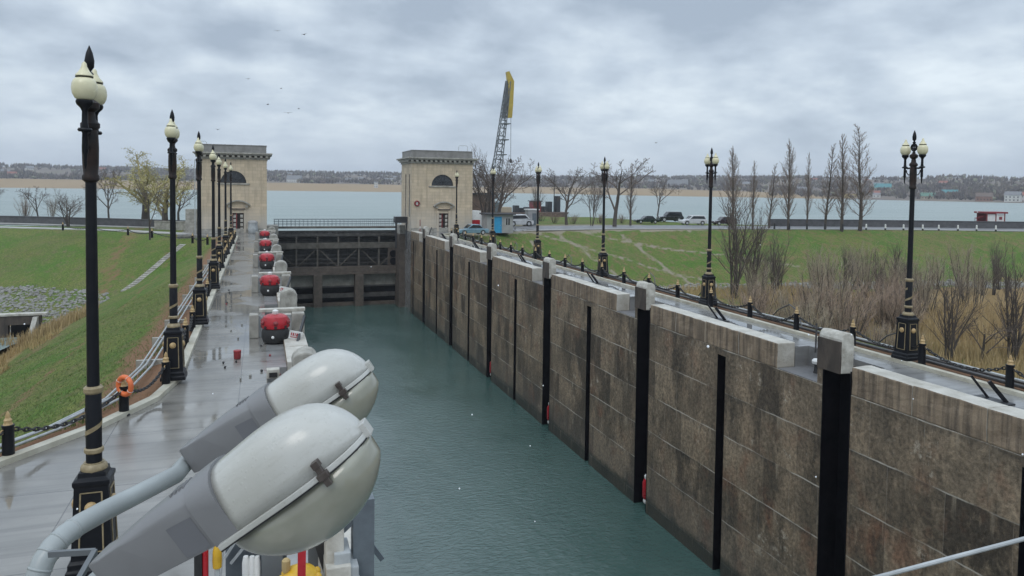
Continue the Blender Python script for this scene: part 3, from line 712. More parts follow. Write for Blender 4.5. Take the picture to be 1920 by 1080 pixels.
# ---------------------------------------------------------------- gatehouses
def arc(cx, cz, r, a0, a1, n=14): return [(cx+r*math.cos(R(a0+(a1-a0)*i/n)), cz+r*math.sin(R(a0+(a1-a0)*i/n))) for i in range(n+1)]
def gatehouse(label, x0, y0, w_, d_, side_win, door_dx=0.0):
    t = thing('gatehouse', label, 'gatehouse', (x0+w_/2, y0, 0)); h = 9.35; hw = w_/2
    lun = arc(0, 6.35, 1.55, 0, 180); lun_o = lun
    dx0, dx1 = door_dx-.68, door_dx+.68
    door = [(dx0, .02), (dx1, .02), (dx1, 2.55), (dx0, 2.55)]
    b = MB().prism([(-hw, 0), (hw, 0), (hw, h), (-hw, h)], 0, .4, 'y', holes=(lun, door))
    def side(xa, xb, win):
        hs = []
        if win:
            for c in (1.6, 4.3): hs.append([(c-.42, 2.0), (c+.42, 2.0), (c+.42, 7.9), (c-.42, 7.9)])
        b.prism([(.4, 0), (d_-.4, 0), (d_-.4, h), (.4, h)], xa, xb, 'x', holes=hs)
        return hs
    hl = side(-hw, -hw+.4, side_win < 0); hr = side(hw-.4, hw, side_win > 0)
    b.box(-hw, hw, d_-.4, d_, 0, h)
    b.build('wall', 'limestone', t)
    MB().box(-hw-.08, hw+.08, -.08, -.002, .0, .55).build('plinth', 'grey_stone', t)
    c = MB().box(-hw-.12, hw+.12, -.12, d_+.12, h+.001, h+.28).box(-hw-.50, hw+.50, -.50, d_+.50, h+.50, h+.66).box(-hw-.68, hw+.68, -.68, d_+.68, h+.66, h+.84)
    c.build('cornice', 'grey_stone', t, bevel=.03)
    bmsh = bpy.data.meshes.get('bracket') or MB().box(-.15, .15, -.16, .16, -.125, .125).mesh('bracket', 'white_stone')
    def bkt(x, y): o = bpy.data.objects.new('bracket', bmsh); col.objects.link(o); o.parent = t; o.location = (x, y, h+.373)
    n = int(w_/.62)
    for i in range(n+1): bkt(-hw+w_*i/n, -.285)
    m_ = int(d_/.62)
    for i in range(1, m_):
        for sx in (-1, 1): bkt(sx*(hw+.285), d_*i/m_)
    MB().box(-hw-.1, hw+.1, -.1, d_+.1, h+.28, h+.499).build('frieze_shade', 'brown_stone', t)  # dark backing colour paints the shade in the gaps between brackets
    p = MB().box(-hw+.05, hw-.05, .05, d_-.05, h+.84, h+1.75); p.build('parapet', 'tower_roof', t, bevel=.04)
    MB().box(-hw, hw, -.03+.03, d_, h+1.752, h+1.85).build('parapet_cap', 'tower_roof', t, bevel=.02)
    # lunette window
    wn = MB().prism(lun, .22, .26, 'y').build('arched_window', 'dark_glass', t)
    fr = MB(); fr.box(-1.54, 1.54, .15, .22, 6.36, 6.43)
    for a in (36, 72, 108, 144): fr.bar((.0, .18, 6.40), (1.5*math.cos(R(a)), .18, 6.35+1.5*math.sin(R(a))), .05, .05)
    q = arc(0, 6.35, .62, 0, 180, 10); fr.tube([(x, .18, z) for x, z in q], .025, 5)
    fr.build('glazing_bars', 'dark_iron', wn)
    MB().box(-1.95, 1.95, -.12, -.001, 6.14, 6.33).build('window_sill', 'grey_stone', t, bevel=.02)
    # door with panelled leaves, surround and curved hood
    dr = MB().box(dx0, dx1, .22, .28, .02, 2.55).build('door', 'rust_black', t)
    for a_, b_ in ((dx0+.10, dx0+.42), (dx1-.42, dx1-.10)):
        for i in range(4): MB().box(a_, b_, .19, .218, .3+.55*i, .68+.55*i).build('door_pane', 'white_stone', dr)
    MB().box(dx0-.02, dx0+.08, .16, .218, .02, 2.54).box(dx0+.44, dx0+.54, .16, .218, .02, 2.54).build('door_frame', 'red_dull', dr)
    sr = MB()
    sr.box(dx0-.28, dx0-.003, -.10, -.001, .02, 2.9).box(dx1+.003, dx1+.28, -.10, -.001, .02, 2.9).box(dx0-.28, dx1+.28, -.10, -.001, 2.902, 3.25)
    sr.build('door_surround', 'limestone', t)
    MB().box(dx0-.2, dx1+.2, -.16, -.102, 2.98, 3.14).build('name_plate', 'brown_stone', t)
    hood = arc(door_dx, 2.05, 2.15, 45, 135, 12); hood2 = arc(door_dx, 2.05, 2.0, 135, 45, 12)
    MB().prism(hood+hood2, -.42, -.001, 'y').build('door_hood', 'grey_stone', t)
    MB().box(dx0-.5, dx0-.2, -.28, -.101, 3.252, 3.52).box(dx1+.2, dx1+.5, -.28, -.101, 3.252, 3.52).build('hood_bracket', 'grey_stone', t)
    for hs, sx in ((hl, -1), (hr, 1)):
        for q in hs:
            a_, b_ = sorted((sx*(hw-.09), sx*(hw-.05)))
            ww = MB().prism(q, a_, b_, 'x').build('tall_window', 'dark_glass', t)
            k_ = MB(); cy = sum(p_[0] for p_ in q)/4; a2, b2 = sorted((sx*(hw-.045), sx*(hw-.02)))
            for z in (3.2, 4.4, 5.6, 6.8): k_.box(a2, b2, cy-.41, cy+.41, z-.03, z+.03)
            k_.build('glazing_bars', 'dark_iron', ww)
    return t, hw, h, d_
gl_, hwl, hl_, dl_ = gatehouse('pale stone gatehouse at the far end of the left walkway', -7.25, 100.2, 8.05, 7.0, 0, .55)
gr_, hwr, hr_, dr_ = gatehouse('pale stone gatehouse with tall side windows right of the lock gate', WX+.12, 99.9, 8.6, 7.6, -1, .2)
def roof_rail(t, x, z): MB().tube([(x-.65, 2.5, z-.1), (x-.65, 2.5, z+.75), (x-.5, 2.5, z+.9), (x+.5, 2.5, z+.9), (x+.65, 2.5, z+.75), (x+.65, 2.5, z-.1)], .035, 6).build('roof_ladder_rail', 'pale_steel', t)
roof_rail(gr_, hwr-.75, hr_+1.85); roof_rail(gl_, -hwl+.1, hl_+1.4)
MB().tube([(-hwl-.45, -.35, 0), (-hwl-.45, -.35, 9.2)], .05, 6).build('downpipe', 'pale_steel', gl_)
MB().box(-hwl-1.6, -hwl-.25, .2, 1.6, 0, 3.0).build('side_wing', 'grey_stone', gl_, bevel=.03)
# things by the gatehouses
t = thing('life_ring', 'dark red life ring hung on the right gatehouse wall', 'life ring', (gr_.location.x-hwr+.75, gr_.location.y-.09, 3.9))
MB().torus((0, 0, 0), .30, .10).build('ring', 'red_dull', t, smooth='all')
MB().box(-.09, .09, .03, .07, -.2, .2).build('backboard', 'white_paint', t)
t = thing('hazard_post', 'thin red and white post against the right gatehouse', 'post', (gr_.location.x-hwr+1.1, gr_.location.y-.5, 0))
MB().lathe([(.05, 0), (.05, 1.7)], 8).build('pole', 'red_dull', t)
MB().lathe([(.053, .5), (.053, .8)], 8).build('white_band', 'white_paint', t)
t = thing('concrete_urn', 'round pale concrete tank beside the left gatehouse door', 'tank', (-.9, 99.4, 0))
MB().lathe([(.45, 0), (.55, .1), (.62, .6), (.55, 1.1), (.62, 1.3)], 16).build('body', 'pale_steel', t, smooth=True)
MB().ball((0, 0, 1.35), .62, 14, 8, (1, 1, .5)).build('lid', 'hut_wall', t, smooth='all')
t = thing('roof_gantry', 'dark steel platform between the lock gate and right gatehouse', 'platform', (18.6, 103.2, 0))
MB().box(-.8, 1.1, -.6, .9, 1.1, 1.95).build('box_girder', 'dark_iron', t)
for x in (-.6, .9): MB().box(x-.1, x+.1, -.1, .1, -2.5, 1.098).build('leg', 'dark_iron', t)

# ---------------------------------------------------------------- lock gate
GY = 107.6
def lock_gate():
    t = thing('lock_gate', 'dark steel lattice lock gate closing the far end of the chamber', 'lock gate', (0, GY, 0))
    x0, x1 = LX+.05, WX-.05
    MB().box(x0, x1, 1.5, 1.6, -6.3, -.4).build('skin_plate', 'gate_steel', t)
    MB().box(x0, x1, -.3, 1.9, .12, .34).build('walkway_deck', 'gate_pale', t)
    g_ = MB(); g_.box(x0, x1, .02, .5, -.45, -.20).box(x0, x1, 0, .45, -1.0, -.62)
    n = 24
    for i in range(n): x = x0+(x1-x0)*(i+.5)/n; g_.box(x-.28, x+.28, .1, .4, -.62, -.44)
    g_.build('top_girder', 'gate_steel', t)
    mb = MB().box(x0, x1, -.05, .5, -2.75, -1.95)
    for i in range(36): x = x0+.25+(x1-x0-.5)*i/35; mb.box(x-.05, x+.05, -.10, -.045, -2.7, -2.0)
    mb.build('middle_girder', 'gate_pale', t)
    MB().box(x0, x1, -.7, .6, -6.15, -5.35).box(x0, x1, -.9, .6, -6.42, -6.152).build('bottom_girder', 'gate_rust', t)
    for i in range(7):
        x = x0+.15+(x1-x0-.3)*i/6; MB().box(x-.11, x+.11, .08, .42, -5.35, -.62 if i % 2 else -1.0).build('stanchion', 'gate_pale', t)
    sp = (x1-x0-.3)/6
    for i in range(6):
        xa, xb = x0+.15+sp*i+.2, x0+.15+sp*(i+1)-.2
        za, zb = (-2.85, -5.3) if i % 2 == 0 else (-5.3, -2.85)
        MB().bar((xa, .25, za), (xb, .25, zb), .13, .13).build('diagonal_brace', 'gate_pale', t)
        MB().prism([(xa, -1.02), (xb, -1.02), (xb, -1.16), ((xa+xb)/2+.8, -1.06), ((xa+xb)/2-.8, -1.06), (xa, -1.16)], .12, .4, 'y').build('arched_bracket', 'gate_steel', t)
    inner = MB()
    for z in (-3.2, -3.8, -4.4, -5.0): inner.box(x0, x1, 1.1, 1.499, z-.09, z+.09)
    for i in range(13): x = x0+.2+(x1-x0-.4)*i/12; inner.box(x-.06, x+.06, 1.0, 1.09, -5.4, -2.8)
    inner.build('inner_ribs', 'gate_steel', t)
    for zc in (-3.6, -4.7): MB().lathe([(.52, 0), (.52, .3)], 18).move(Matrix.Translation((x1-1.0, -.1, zc)) @ Matrix.Rotation(R(90), 4, 'X')).build('guide_roller', 'groove_black', t)
    MB().box(x1-1.75, x1-.15, .0, .2, -5.34, -2.76).build('roller_plate', 'gate_rust', t)
    r = MB()
    for i in range(32): x = x0+.1+(x1-x0-.2)*i/31; r.tube([(x, -.2, .34), (x, -.2, 1.38)], .022, 5)
    for z in (.72, 1.05, 1.38): r.tube([(x0, -.2, z), (x1, -.2, z)], .028, 5)
    for i in range(32): x = x0+.1+(x1-x0-.2)*i/31; r.tube([(x, 1.8, .34), (x, 1.8, 1.38)], .022, 5)
    for z in (.72, 1.05, 1.38): r.tube([(x0, 1.8, z), (x1, 1.8, z)], .028, 5)
    r.build('railing', 'grey_steel', t)
    # sill below the gate
    s_ = thing('gate_sill', 'stained sill of piers and beams under the lock gate at the waterline', 'sill', (0, GY, 0))
    for x in (LX+.9, 7.65, 13.4): MB().box(x-.6, x+.6, -1.0, .4, -13, -6.45).build('pier', 'gate_rust', s_, bevel=.05)
    MB().box(x0, x1, .45, .55, -8.15, -6.5).build('upper_panel', 'gate_panel', s_)
    for z0, z1, m in ((-8.35, -8.16, 'gate_steel'), (-9.85, -9.25, 'gate_steel'), (-11.3, -10.55, 'gate_rust')): MB().box(x0, x1, .2, .7, z0, z1).build('beam', m, s_)
    MB().box(x0, x1, 1.6, 1.7, -13, -6.6).build('back_wall', 'groove_black', s_)
    # rough abutments either side
    for lab, xa, xb in (('rough dark masonry abutment right of the lock gate', WX-.75, WX+1.0), ('dark masonry abutment left of the lock gate', LX-1.0, LX+.6)):
        a_ = thing('gate_abutment', lab, 'abutment', ((xa+xb)/2, 105.5, 0)); hw = (xb-xa)/2
        MB().box(-hw, hw, -1.2, 2.0, -13, -.6).build('masonry', 'gate_rust', a_, bevel=.12, seg=3)
        MB().box(-hw+.1, hw, -1.0, 2.0, -.598, .7).build('upper_block', 'grey_stone', a_, bevel=.12, seg=3)
lock_gate()

# ---------------------------------------------------------------- ornate lamp posts
def make_lamp(label, group):
    t = thing('lamp_post', label, 'lamp post', (0, 0, 0), 0, group)
    q = math.sqrt(2)
    pl = MB().lathe([(.36*q, 0), (.36*q, .10), (.33*q, .14), (.33*q, .22), (.29*q, .26), (.245*q, 1.40), (.265*q, 1.44), (.265*q, 1.50), (.20*q, 1.54), (.19*q, 1.62)], 4, sq=1)
    p = pl.build('plinth', 'black_paint', t, bevel=.012)
    fr = MB()
    def face(a):
        Rz = Matrix.Rotation(a, 4, 'Z'); b = MB()
        def at_(x, z): return (x, -(.29-(z-.26)*.0395)-.008, z)
        for (xa, za), (xb, zb) in (((-.17, .38), (.17, .38)), ((.17, .38), (.15, 1.32)), ((.15, 1.32), (-.15, 1.32)), ((-.15, 1.32), (-.17, .38))): b.bar(at_(xa, za), at_(xb, zb), .022, .012)
        return b.move(Rz)
    for i in range(4): f_ = face(i*math.pi/2); fr.add(f_.v, f_.f)
    fr.build('panel_trim', 'dull_gold', p)
    for i in range(4):
        a = i*math.pi/2; m_ = MB().lathe([(.095, -.02), (.095, .02), (.075, .045), (.03, .06), (.005, .062)], 12).move(Matrix.Rotation(a, 4, 'Z') @ Matrix.Translation((0, -.262, 1.08)) @ Matrix.Rotation(R(90), 4, 'X'))
        m_.build('medallion', 'gold_paint', p, smooth=True)
    MB().lathe([(.125, 1.6), (.118, 1.66), (.118, 2.86), (.10, 2.9), (.093, 2.96), (.086, 4.6), (.08, 6.30), (.08, 6.4)], 14).build('shaft', 'black_paint', t, smooth=True)
    for pr in ([(.19, 1.605), (.20, 1.63), (.19, 1.68), (.15, 1.72), (.15, 1.735)], [(.125, 1.88), (.145, 1.90), (.145, 1.95), (.125, 1.97)], [(.121, 2.84), (.145, 2.87), (.145, 2.93), (.11, 2.96)]): MB().lathe(pr, 16).build('gold_collar', 'dull_gold', t, smooth=True)
    hp = []
    bd = MB(); n = 26
    for i in range(n+1):
        a = 2*math.pi*1.15*i/n+2.6; z = 2.14+.46*i/n
        for dz in (-.038, .038): bd.v.append((.124*math.cos(a), .124*math.sin(a), z+dz))
    for i in range(n): bd.f.append((2*i, 2*i+2, 2*i+3, 2*i+1))
    bd.build('gold_band', 'dull_gold', t)
    MB().lathe([(.082, 6.20), (.125, 6.24), (.125, 6.30), (.105, 6.33), (.118, 6.5), (.122, 6.75), (.115, 6.95), (.10, 7.02), (.14, 7.06), (.14, 7.12), (.085, 7.18), (.07, 7.30), (.14, 7.36), (.14, 7.44), (.06, 7.5)], 14).build('capital', 'rust_black', t, smooth=True)
    fn = MB().lathe([(.045, 7.86), (.06, 7.9), (.025, 7.94), (.065, 8.0), (.072, 8.10), (.05, 8.22), (.02, 8.3), (.004, 8.34)], 12).lathe([(.06, 7.48), (.05, 7.56), (.02, 7.6)], 10)
    fn.torus((0, 0, 7.72), .12, .03, 'x', 18, 7); fn.torus((0, 0, 7.72), .07, .018, 'x', 14, 6); fn.tube([(0, 0, 7.5), (0, 0, 7.9)], .028, 6)
    fn.build('finial', 'black_paint', t, smooth=True)
    for s in (-1, 1):
        y = .37*s
        a = MB().tube([(0, .08*s, 6.98), (0, .25*s, 6.96), (0, y, 7.0)], .03, 8).torus((0, y, 7.0), .075, .03, 'z', 14, 6)
        a.tube([(0, .1*s, 6.75), (0, .2*s, 6.72), (0, .28*s, 6.80), (0, .30*s, 6.9)], .018, 6)
        a.lathe([(.004, 6.40), (.02, 6.46), (.028, 6.62), (.045, 6.66), (.04, 6.95), (.06, 7.0), (.045, 7.1), (.04, 7.28), (.06, 7.33), (.11, 7.38), (.125, 7.42), (.12, 7.45)], 12, (0, y, 0))
        ar = a.build('arm', 'black_paint', t, smooth=True)
        g_ = MB().lathe([(.09, 7.445), (.135, 7.48), (.166, 7.54), (.180, 7.62), (.172, 7.695), (.148, 7.755), (.105, 7.795)], 20, (0, y, 0)).build('globe', 'globe_glass', t, smooth='all')
        MB().lathe([(.108, 7.80), (.125, 7.815), (.122, 7.83), (.075, 7.885), (.04, 7.955), (.034, 8.0), (.01, 8.03)], 16, (0, y, 0)).build('globe_cap', 'globe_glass', g_, smooth=True)
        MB().lathe([(.107, 7.785), (.128, 7.797), (.112, 7.808)], 16, (0, y, 0)).build('cap_ring', 'black_paint', g_, smooth=True)
    return t
LL = [(-2.53, 13.2), (-2.56, 25.0), (-2.5, 34.6)]
for px, Yg in ((400, 46.2), (411, 57.5), (423, 69), (433, 80.5)): LL.append((gy(px, 400, Yg).x, Yg))
RL = [(22.4, 20.75), (22.6, 33.75), (22.75, 46.9), (22.75, 59.9), (22.75, 73.0), (22.9, 88.5)]
lamp0 = make_lamp('', 'black double globe lamp posts along the left quay'); first = True
for k, (x, y) in enumerate(LL):
    lab = ['tall black lamp post standing on the wet walkway left of the grey street light', 'black double globe lamp post, second from the camera, left quay kerb', None, None, None, None, None][k] or f'black double globe lamp post, {ORD[k]} from the camera on the left quay'
    if k == 0: lamp0.location = (x, y, 0); lamp0['label'] = lab
    else: dup(lamp0, (x, y, .13), 0, lab)
for k, (x, y) in enumerate(RL):
    o = dup(lamp0, (x, y, .13 if k < 5 else 0), 0, f'black double globe lamp post, {ORD[k]} from the camera on the right quay'); o['group'] = 'black double globe lamp posts along the right quay'

# ---------------------------------------------------------------- chain posts and chains
def make_post(label, group):
    t = thing('chain_post', label, 'chain post', (0, 0, 0), 0, group)
    MB().lathe([(.15, 0), (.15, .03), (.125, .06), (.118, .74), (.128, .76), (.128, .79), (.10, .80)], 14).build('post', 'black_paint', t, smooth=True)
    MB().lathe([(.10, .80), (.085, .83), (.075, .86), (.085, .90), (.05, .95), (.055, .99), (.03, 1.06), (.008, 1.10)], 12).build('finial', 'gold_paint', t, smooth=True)
    for s in (-1, 1): MB().torus((0, s*.13, .66), .045, .014, 'x', 10, 5).build('chain_ring', 'gold_paint', t, smooth='all')
    return t
LP = [(-10.4, 11.5), (-7.9, 15.6), (-5.32, 18.95), (-3.45, 21.75)]
y = 24.4; 
while y < 92: LP.append((-2.72, y)); y += 3.1
RP = []; y = 13.5
while y < 90: RP.append((22.35, y)); y += 3.27
post0 = make_post('', 'black chain posts with gold tips along the left kerb'); made = False
for k, (x, y) in enumerate(LP):
    lab = f'black chain post with gold tip, {ORD[k]} from the camera on the left kerb'
    ang = math.atan2(LP[min(k+1, len(LP)-1)][0]-LP[max(k-1, 0)][0], LP[min(k+1, len(LP)-1)][1]-LP[max(k-1, 0)][1])
    if k == 3: lab = 'black chain post carrying an orange life ring by the left kerb'
    if k == 0: post0.location = (x, y, 0); post0.rotation_euler = (0, 0, -ang); post0['label'] = lab
    else: dup(post0, (x, y, 0), -ang, lab)
for k, (x, y) in enumerate(RP):
    o = dup(post0, (x, y, .05), 0, f'black chain post with gold tip, {ORD[k]} from the camera on the right kerb'); o['group'] = 'black chain posts with gold tips along the right kerb'
def chain_mesh(span, sag, link=.11, r=.014):
    b = MB(); n = int(span*1.03/(link*.78)); pts = []
    for i in range(n+1):
        u = i/n; pts.append(Vector((0, span*u, -sag*(1-(2*u-1)**2))))
    for i in range(n):
        a, c = pts[i], pts[i+1]; d = (c-a).normalized(); m_ = (a+c)/2; side = Vector((1, 0, 0)) if i % 2 else d.cross(Vector((1, 0, 0)))
        hl = link*.55; hw = link*.26
        ring = [m_+d*(hl*math.cos(2*math.pi*j/8))+side*(hw*math.sin(2*math.pi*j/8)) for j in range(8)]
        b.tube(ring+[ring[0]], r, 5, cap=False)
    return b
cm = chain_mesh(3.0, .34, .16, .024).mesh('chain', 'rubber')
def chains(P, side, z):
    for k in range(len(P)-1):
        a, c = Vector((P[k][0], P[k][1], z)), Vector((P[k+1][0], P[k+1][1], z)); d = c-a; ln = d.length
        o = bpy.data.objects.new('chain', cm); col.objects.link(o); u = d/ln
        o.location = a+u*.14; o.rotation_euler = (0, 0, -math.atan2(d.x, d.y)); o.scale = (1, (ln-.28)/3.0, random.uniform(.8, 1.25))
        tag(o, f'black sagging chain, {ORD[k]} span from the camera between posts on the {side} kerb', 'chain', f'chains between the {side} kerb posts')
chains(LP, 'left', .66); chains(RP, 'right', .71)
# orange life ring on its post
x, y = LP[3]; p = Vector((x, y, 0)); 
t = thing('life_ring', 'orange life ring hanging on a black post by the left kerb', 'life ring', (x+.05, y-.16, .84), R(-42))
MB().torus((0, 0, 0), .23, .068, 'y', 26, 10).build('ring', 'orange_ring', t, smooth='all')
for a in (30, 120, 210, 300): MB().torus((0, 0, 0), .072, .006, 'z', 14, 4).move(Matrix.Rotation(R(a), 4, 'Y') @ Matrix.Translation((.23, 0, 0))).build('band', 'white_paint', t)

# ---------------------------------------------------------------- pipes along the kerbs
def offset_line(d, y0=12): return [(x-d, y) for x, y in [(-9.4, 13.0), (-5.7, 18.2), (-4.1, 21.0), (-3.2, 24.0), (-3.0, 27), (-3.0, 92)]]
t = thing('pipe_bundle', 'bundle of pale grey pipes running along the grass outside the left kerb', 'pipes', (0, 0, 0))
for i in range(3):
    l = [(-12.5-.3*i, 9.5), (-6.6-.22*i, 17.6), (-4.6-.2*i, 20.9), (-3.75-.2*i, 23.2), (-3.45-.17*i, 27), (-3.35-.17*i, 92)]
    MB().tube([(a, b, .10+.05*(i % 2)) for a, b in l], .034, 6).build('pipe', 'zinc_pipe', t, smooth=True)
for yy in range(28, 92, 4): MB().box(-4.05, -3.2, yy-.08, yy+.08, -.5, .10).build('support', 'grey_stone', t)
t = thing('valve_box', 'small grey valve box on the pipes by the left kerb', 'valve box', (-6.2, 18.9, -.2))
MB().box(-.22, .22, -.2, .2, 0, .62).build('body', 'pale_steel', t, bevel=.02)
MB().box(-.26, .26, -.24, .24, .622, .68).build('lid', 'zinc_pipe', t, bevel=.01)
t = thing('pipe_bundle', 'dark pipes running on the dirt outside the right kerb', 'pipes', (0, 0, 0))
rnd = random.Random(3)
for i in range(3):
    l = [(22.95+.22*i+rnd.uniform(-.05, .05), yy, .08+.1*(i % 2)+rnd.uniform(0, .05)) for yy in range(8, 92, 4)]
    MB().tube(l, (.07, .05, .045)[i], 7).build('pipe', ('pipe_dark', 'zinc_pipe', 'pipe_dark')[i], t, smooth=True)
for k in range(12):
    y = 14+6.5*k
    o = MB().tube([(23.0, y, .15), (23.2, y+.5, .75), (23.3, y+1.2, .95), (23.5, y+2.2, .55), (23.6, y+2.8, .1)], .028, 6).build('hoop_rail', 'pipe_dark', None, smooth=True)
    tag(o, f'thin bent steel hoop, {ORD[k]} from the camera over the right kerb pipes', 'hoop', 'steel hoops over the right kerb pipes')

# ---------------------------------------------------------------- capstans in concrete bays on the left quay
CAPS = [(.55, 30.3), (.5, 43.6), (.45, 57.4), (.45, 71.4), (.45, 85.4)]
first = None
for k, (x, y) in enumerate(CAPS):
    lab = f'red and black capstan, {ORD[k]} from the camera on the left lock edge'
    if first is None:
        first = thing('capstan', lab, 'capstan', (x, y, 0), 0, 'red and black capstans along the left lock edge')
        MB().lathe([(.34, 0), (.46, .06), (.52, .24), (.52, .45), (.47, .58)], 20).build('drum', 'rubber', first, smooth=True)
        MB().lathe([(.46, .58), (.52, .62), (.53, .72), (.51, .90), (.45, 1.04), (.32, 1.11), (.02, 1.14)], 20).build('hood', 'red_paint', first, smooth=True)
        for a in range(6): MB().lathe([(.085, 0), (.085, .12), (.05, .15)], 8).move(Matrix.Rotation(R(a*60+30), 4, 'Z') @ Matrix.Translation((.47, 0, .80)) @ Matrix.Rotation(R(55), 4, 'Y')).build('bar_socket', 'red_dull', first, smooth=True)
        for a in range(8): MB().box(-.05, .05, -.545, -.49, .62, .72).move(Matrix.Rotation(R(a*45), 4, 'Z')).build('lug', 'rubber', first)
        MB().lathe([(.10, 1.09), (.12, 1.12), (.12, 1.26), (.05, 1.3)], 10).build('top_cap', 'white_paint', first, smooth=True)
        MB().ball((-.1, -.50, .3), .06, 8, 6).build('white_mark', 'white_paint', first, smooth='all')
        MB().box(.40, .90, -.42, -.39, .34, .66).move(Matrix.Rotation(R(14), 4, 'Y')).build('notice_board', 'white_paint', first)
    else: dup(first, (x, y, 0), 0, lab, 1.0)
# red marks on the notice boards (one shared mesh per board, parented to its board)
cap_list = [o for o in col.objects if o.name.startswith('capstan')]
mk = MB()
for i, (a, b_) in enumerate(((.46, .50), (.53, .58), (.61, .64), (.67, .72), (.75, .80))): mk.box(a, b_, -.427, -.421, .46, .58)
mk.box(.46, .82, -.427, -.421, .40, .43)
mm = mk.move(Matrix.Rotation(R(14), 4, 'Y')).mesh('lettering', 'red_paint')
for c in cap_list:
    for ch in c.children:
        if ch.name.startswith('notice_board'):
            o = bpy.data.objects.new('lettering', mm); col.objects.link(o); o.parent = ch
first = None
for k, (x, y) in enumerate(CAPS):
    lab = f'pale concrete bay behind the {ORD[k]} red capstan from the camera'
    yy = y+1.35
    if first is None:
        first = thing('concrete_bay', lab, 'concrete bay', (x, yy, 0), 0, 'concrete bays behind the capstans')
        MB().box(-.98, -.62, -.35, .25, 0, .95).build('cheek', 'grey_stone', first, bevel=.04)
        MB().box(.66, 1.15, -.6, .25, -.0, 1.0).build('cheek', 'grey_stone', first, bevel=.04)
        MB().box(-.618, .658, -.05, .2, .0, .82).build('back_panel', 'pale_steel', first)
        MB().box(-.60, 1.2, -.12, .28, 1.002, 1.12).build('lintel', 'white_stone', first, bevel=.02)
        MB().box(-.60, 1.2, .282, .34, .95, 1.1).build('lintel_strip', 'brown_stone', first)
        MB().bar((.75, -2.4, .02), (1.15, -.6, .85), .08, .16).build('stay_bar', 'dark_iron', first)
    else: dup(first, (x, yy, 0), 0, lab)
def small(name, px, py, label, cat, mk_):
    p = gz(px, py, 0); t = thing(name, label, cat, p); mk_(t); return t
def bucket(t):
    MB().lathe([(.09, 0), (.12, .02), (.13, .30), (.12, .31)], 12).build('body', 'red_dull', t, smooth=True)
    MB().torus((0, 0, .3), .125, .012, 'z', 14, 5).build('rim', 'red_paint', t)
small('fire_bucket', 445, 673, 'small red bucket standing in the middle of the wet walkway', 'bucket', bucket)
def wbox(t): MB().box(-.2, .2, -.15, .15, 0, .3).build('body', 'white_stone', t, bevel=.03); MB().box(-.12, .12, -.2, -.152, .06, .2).build('plate', 'rubber', t)
small('junction_box', 512, 708, 'small white box on the walkway behind the grey street light', 'box', wbox)
rnd = random.Random(8)
for k in range(26):
    py = rnd.uniform(470, 720); px = 470+rnd.uniform(-.42, .30)*(py-346)*.5
    p = gz(px, py, 0); b = MB(); blob(b, Vector((0, 0, .02)), .05, .06, rnd)
    o = b.build('pebble', ('rubber', 'rock', 'red_dull')[k % 7 == 0 and 2 or k % 2], None, p)
    tag(o, 'small pebble or scrap lying on the wet left walkway', 'pebble', 'scraps lying on the wet walkway')
# ---------------------------------------------------------------- embankment walls, hut, kiosk, truck, cars
def wall_line(label, line, h, th, m):
    t = thing('parapet_wall', label, 'wall', (line[0][0], line[0][1], 0)); b, c = MB(), MB(); o = Vector((line[0][0], line[0][1], 0))
    for (x0, y0), (x1, y1) in zip(line, line[1:]):
        a_, b_ = Vector((x0, y0, h/2))-o, Vector((x1, y1, h/2))-o; b.bar(a_, b_, th, h+.6)
        a_.z = b_.z = h+.36; c.bar(a_, b_, th+.16, .12)
    b.build('wall', m, t); c.build('coping', 'grey_stone' if h > 1 else m, t); return t
wall_line('long dark grey parapet wall along the lake behind the right grass bank', [(85.5, 109.7), (104, 105.6), (122, 99.6), (165, 87.5), (240, 66)], .85, .4, 'embankment')
wall_line('low dark parapet wall along the lake on the left crest', [(-75, 144.5), (-33, 127.8), (-19, 119.2), (-9.2, 112.2)], .62, .35, 'embankment')
wall_line('low stone wall beside the left gatehouse path', [(-13.5, 110.3), (-8.6, 107.3)], .7, .3, 'grey_stone')
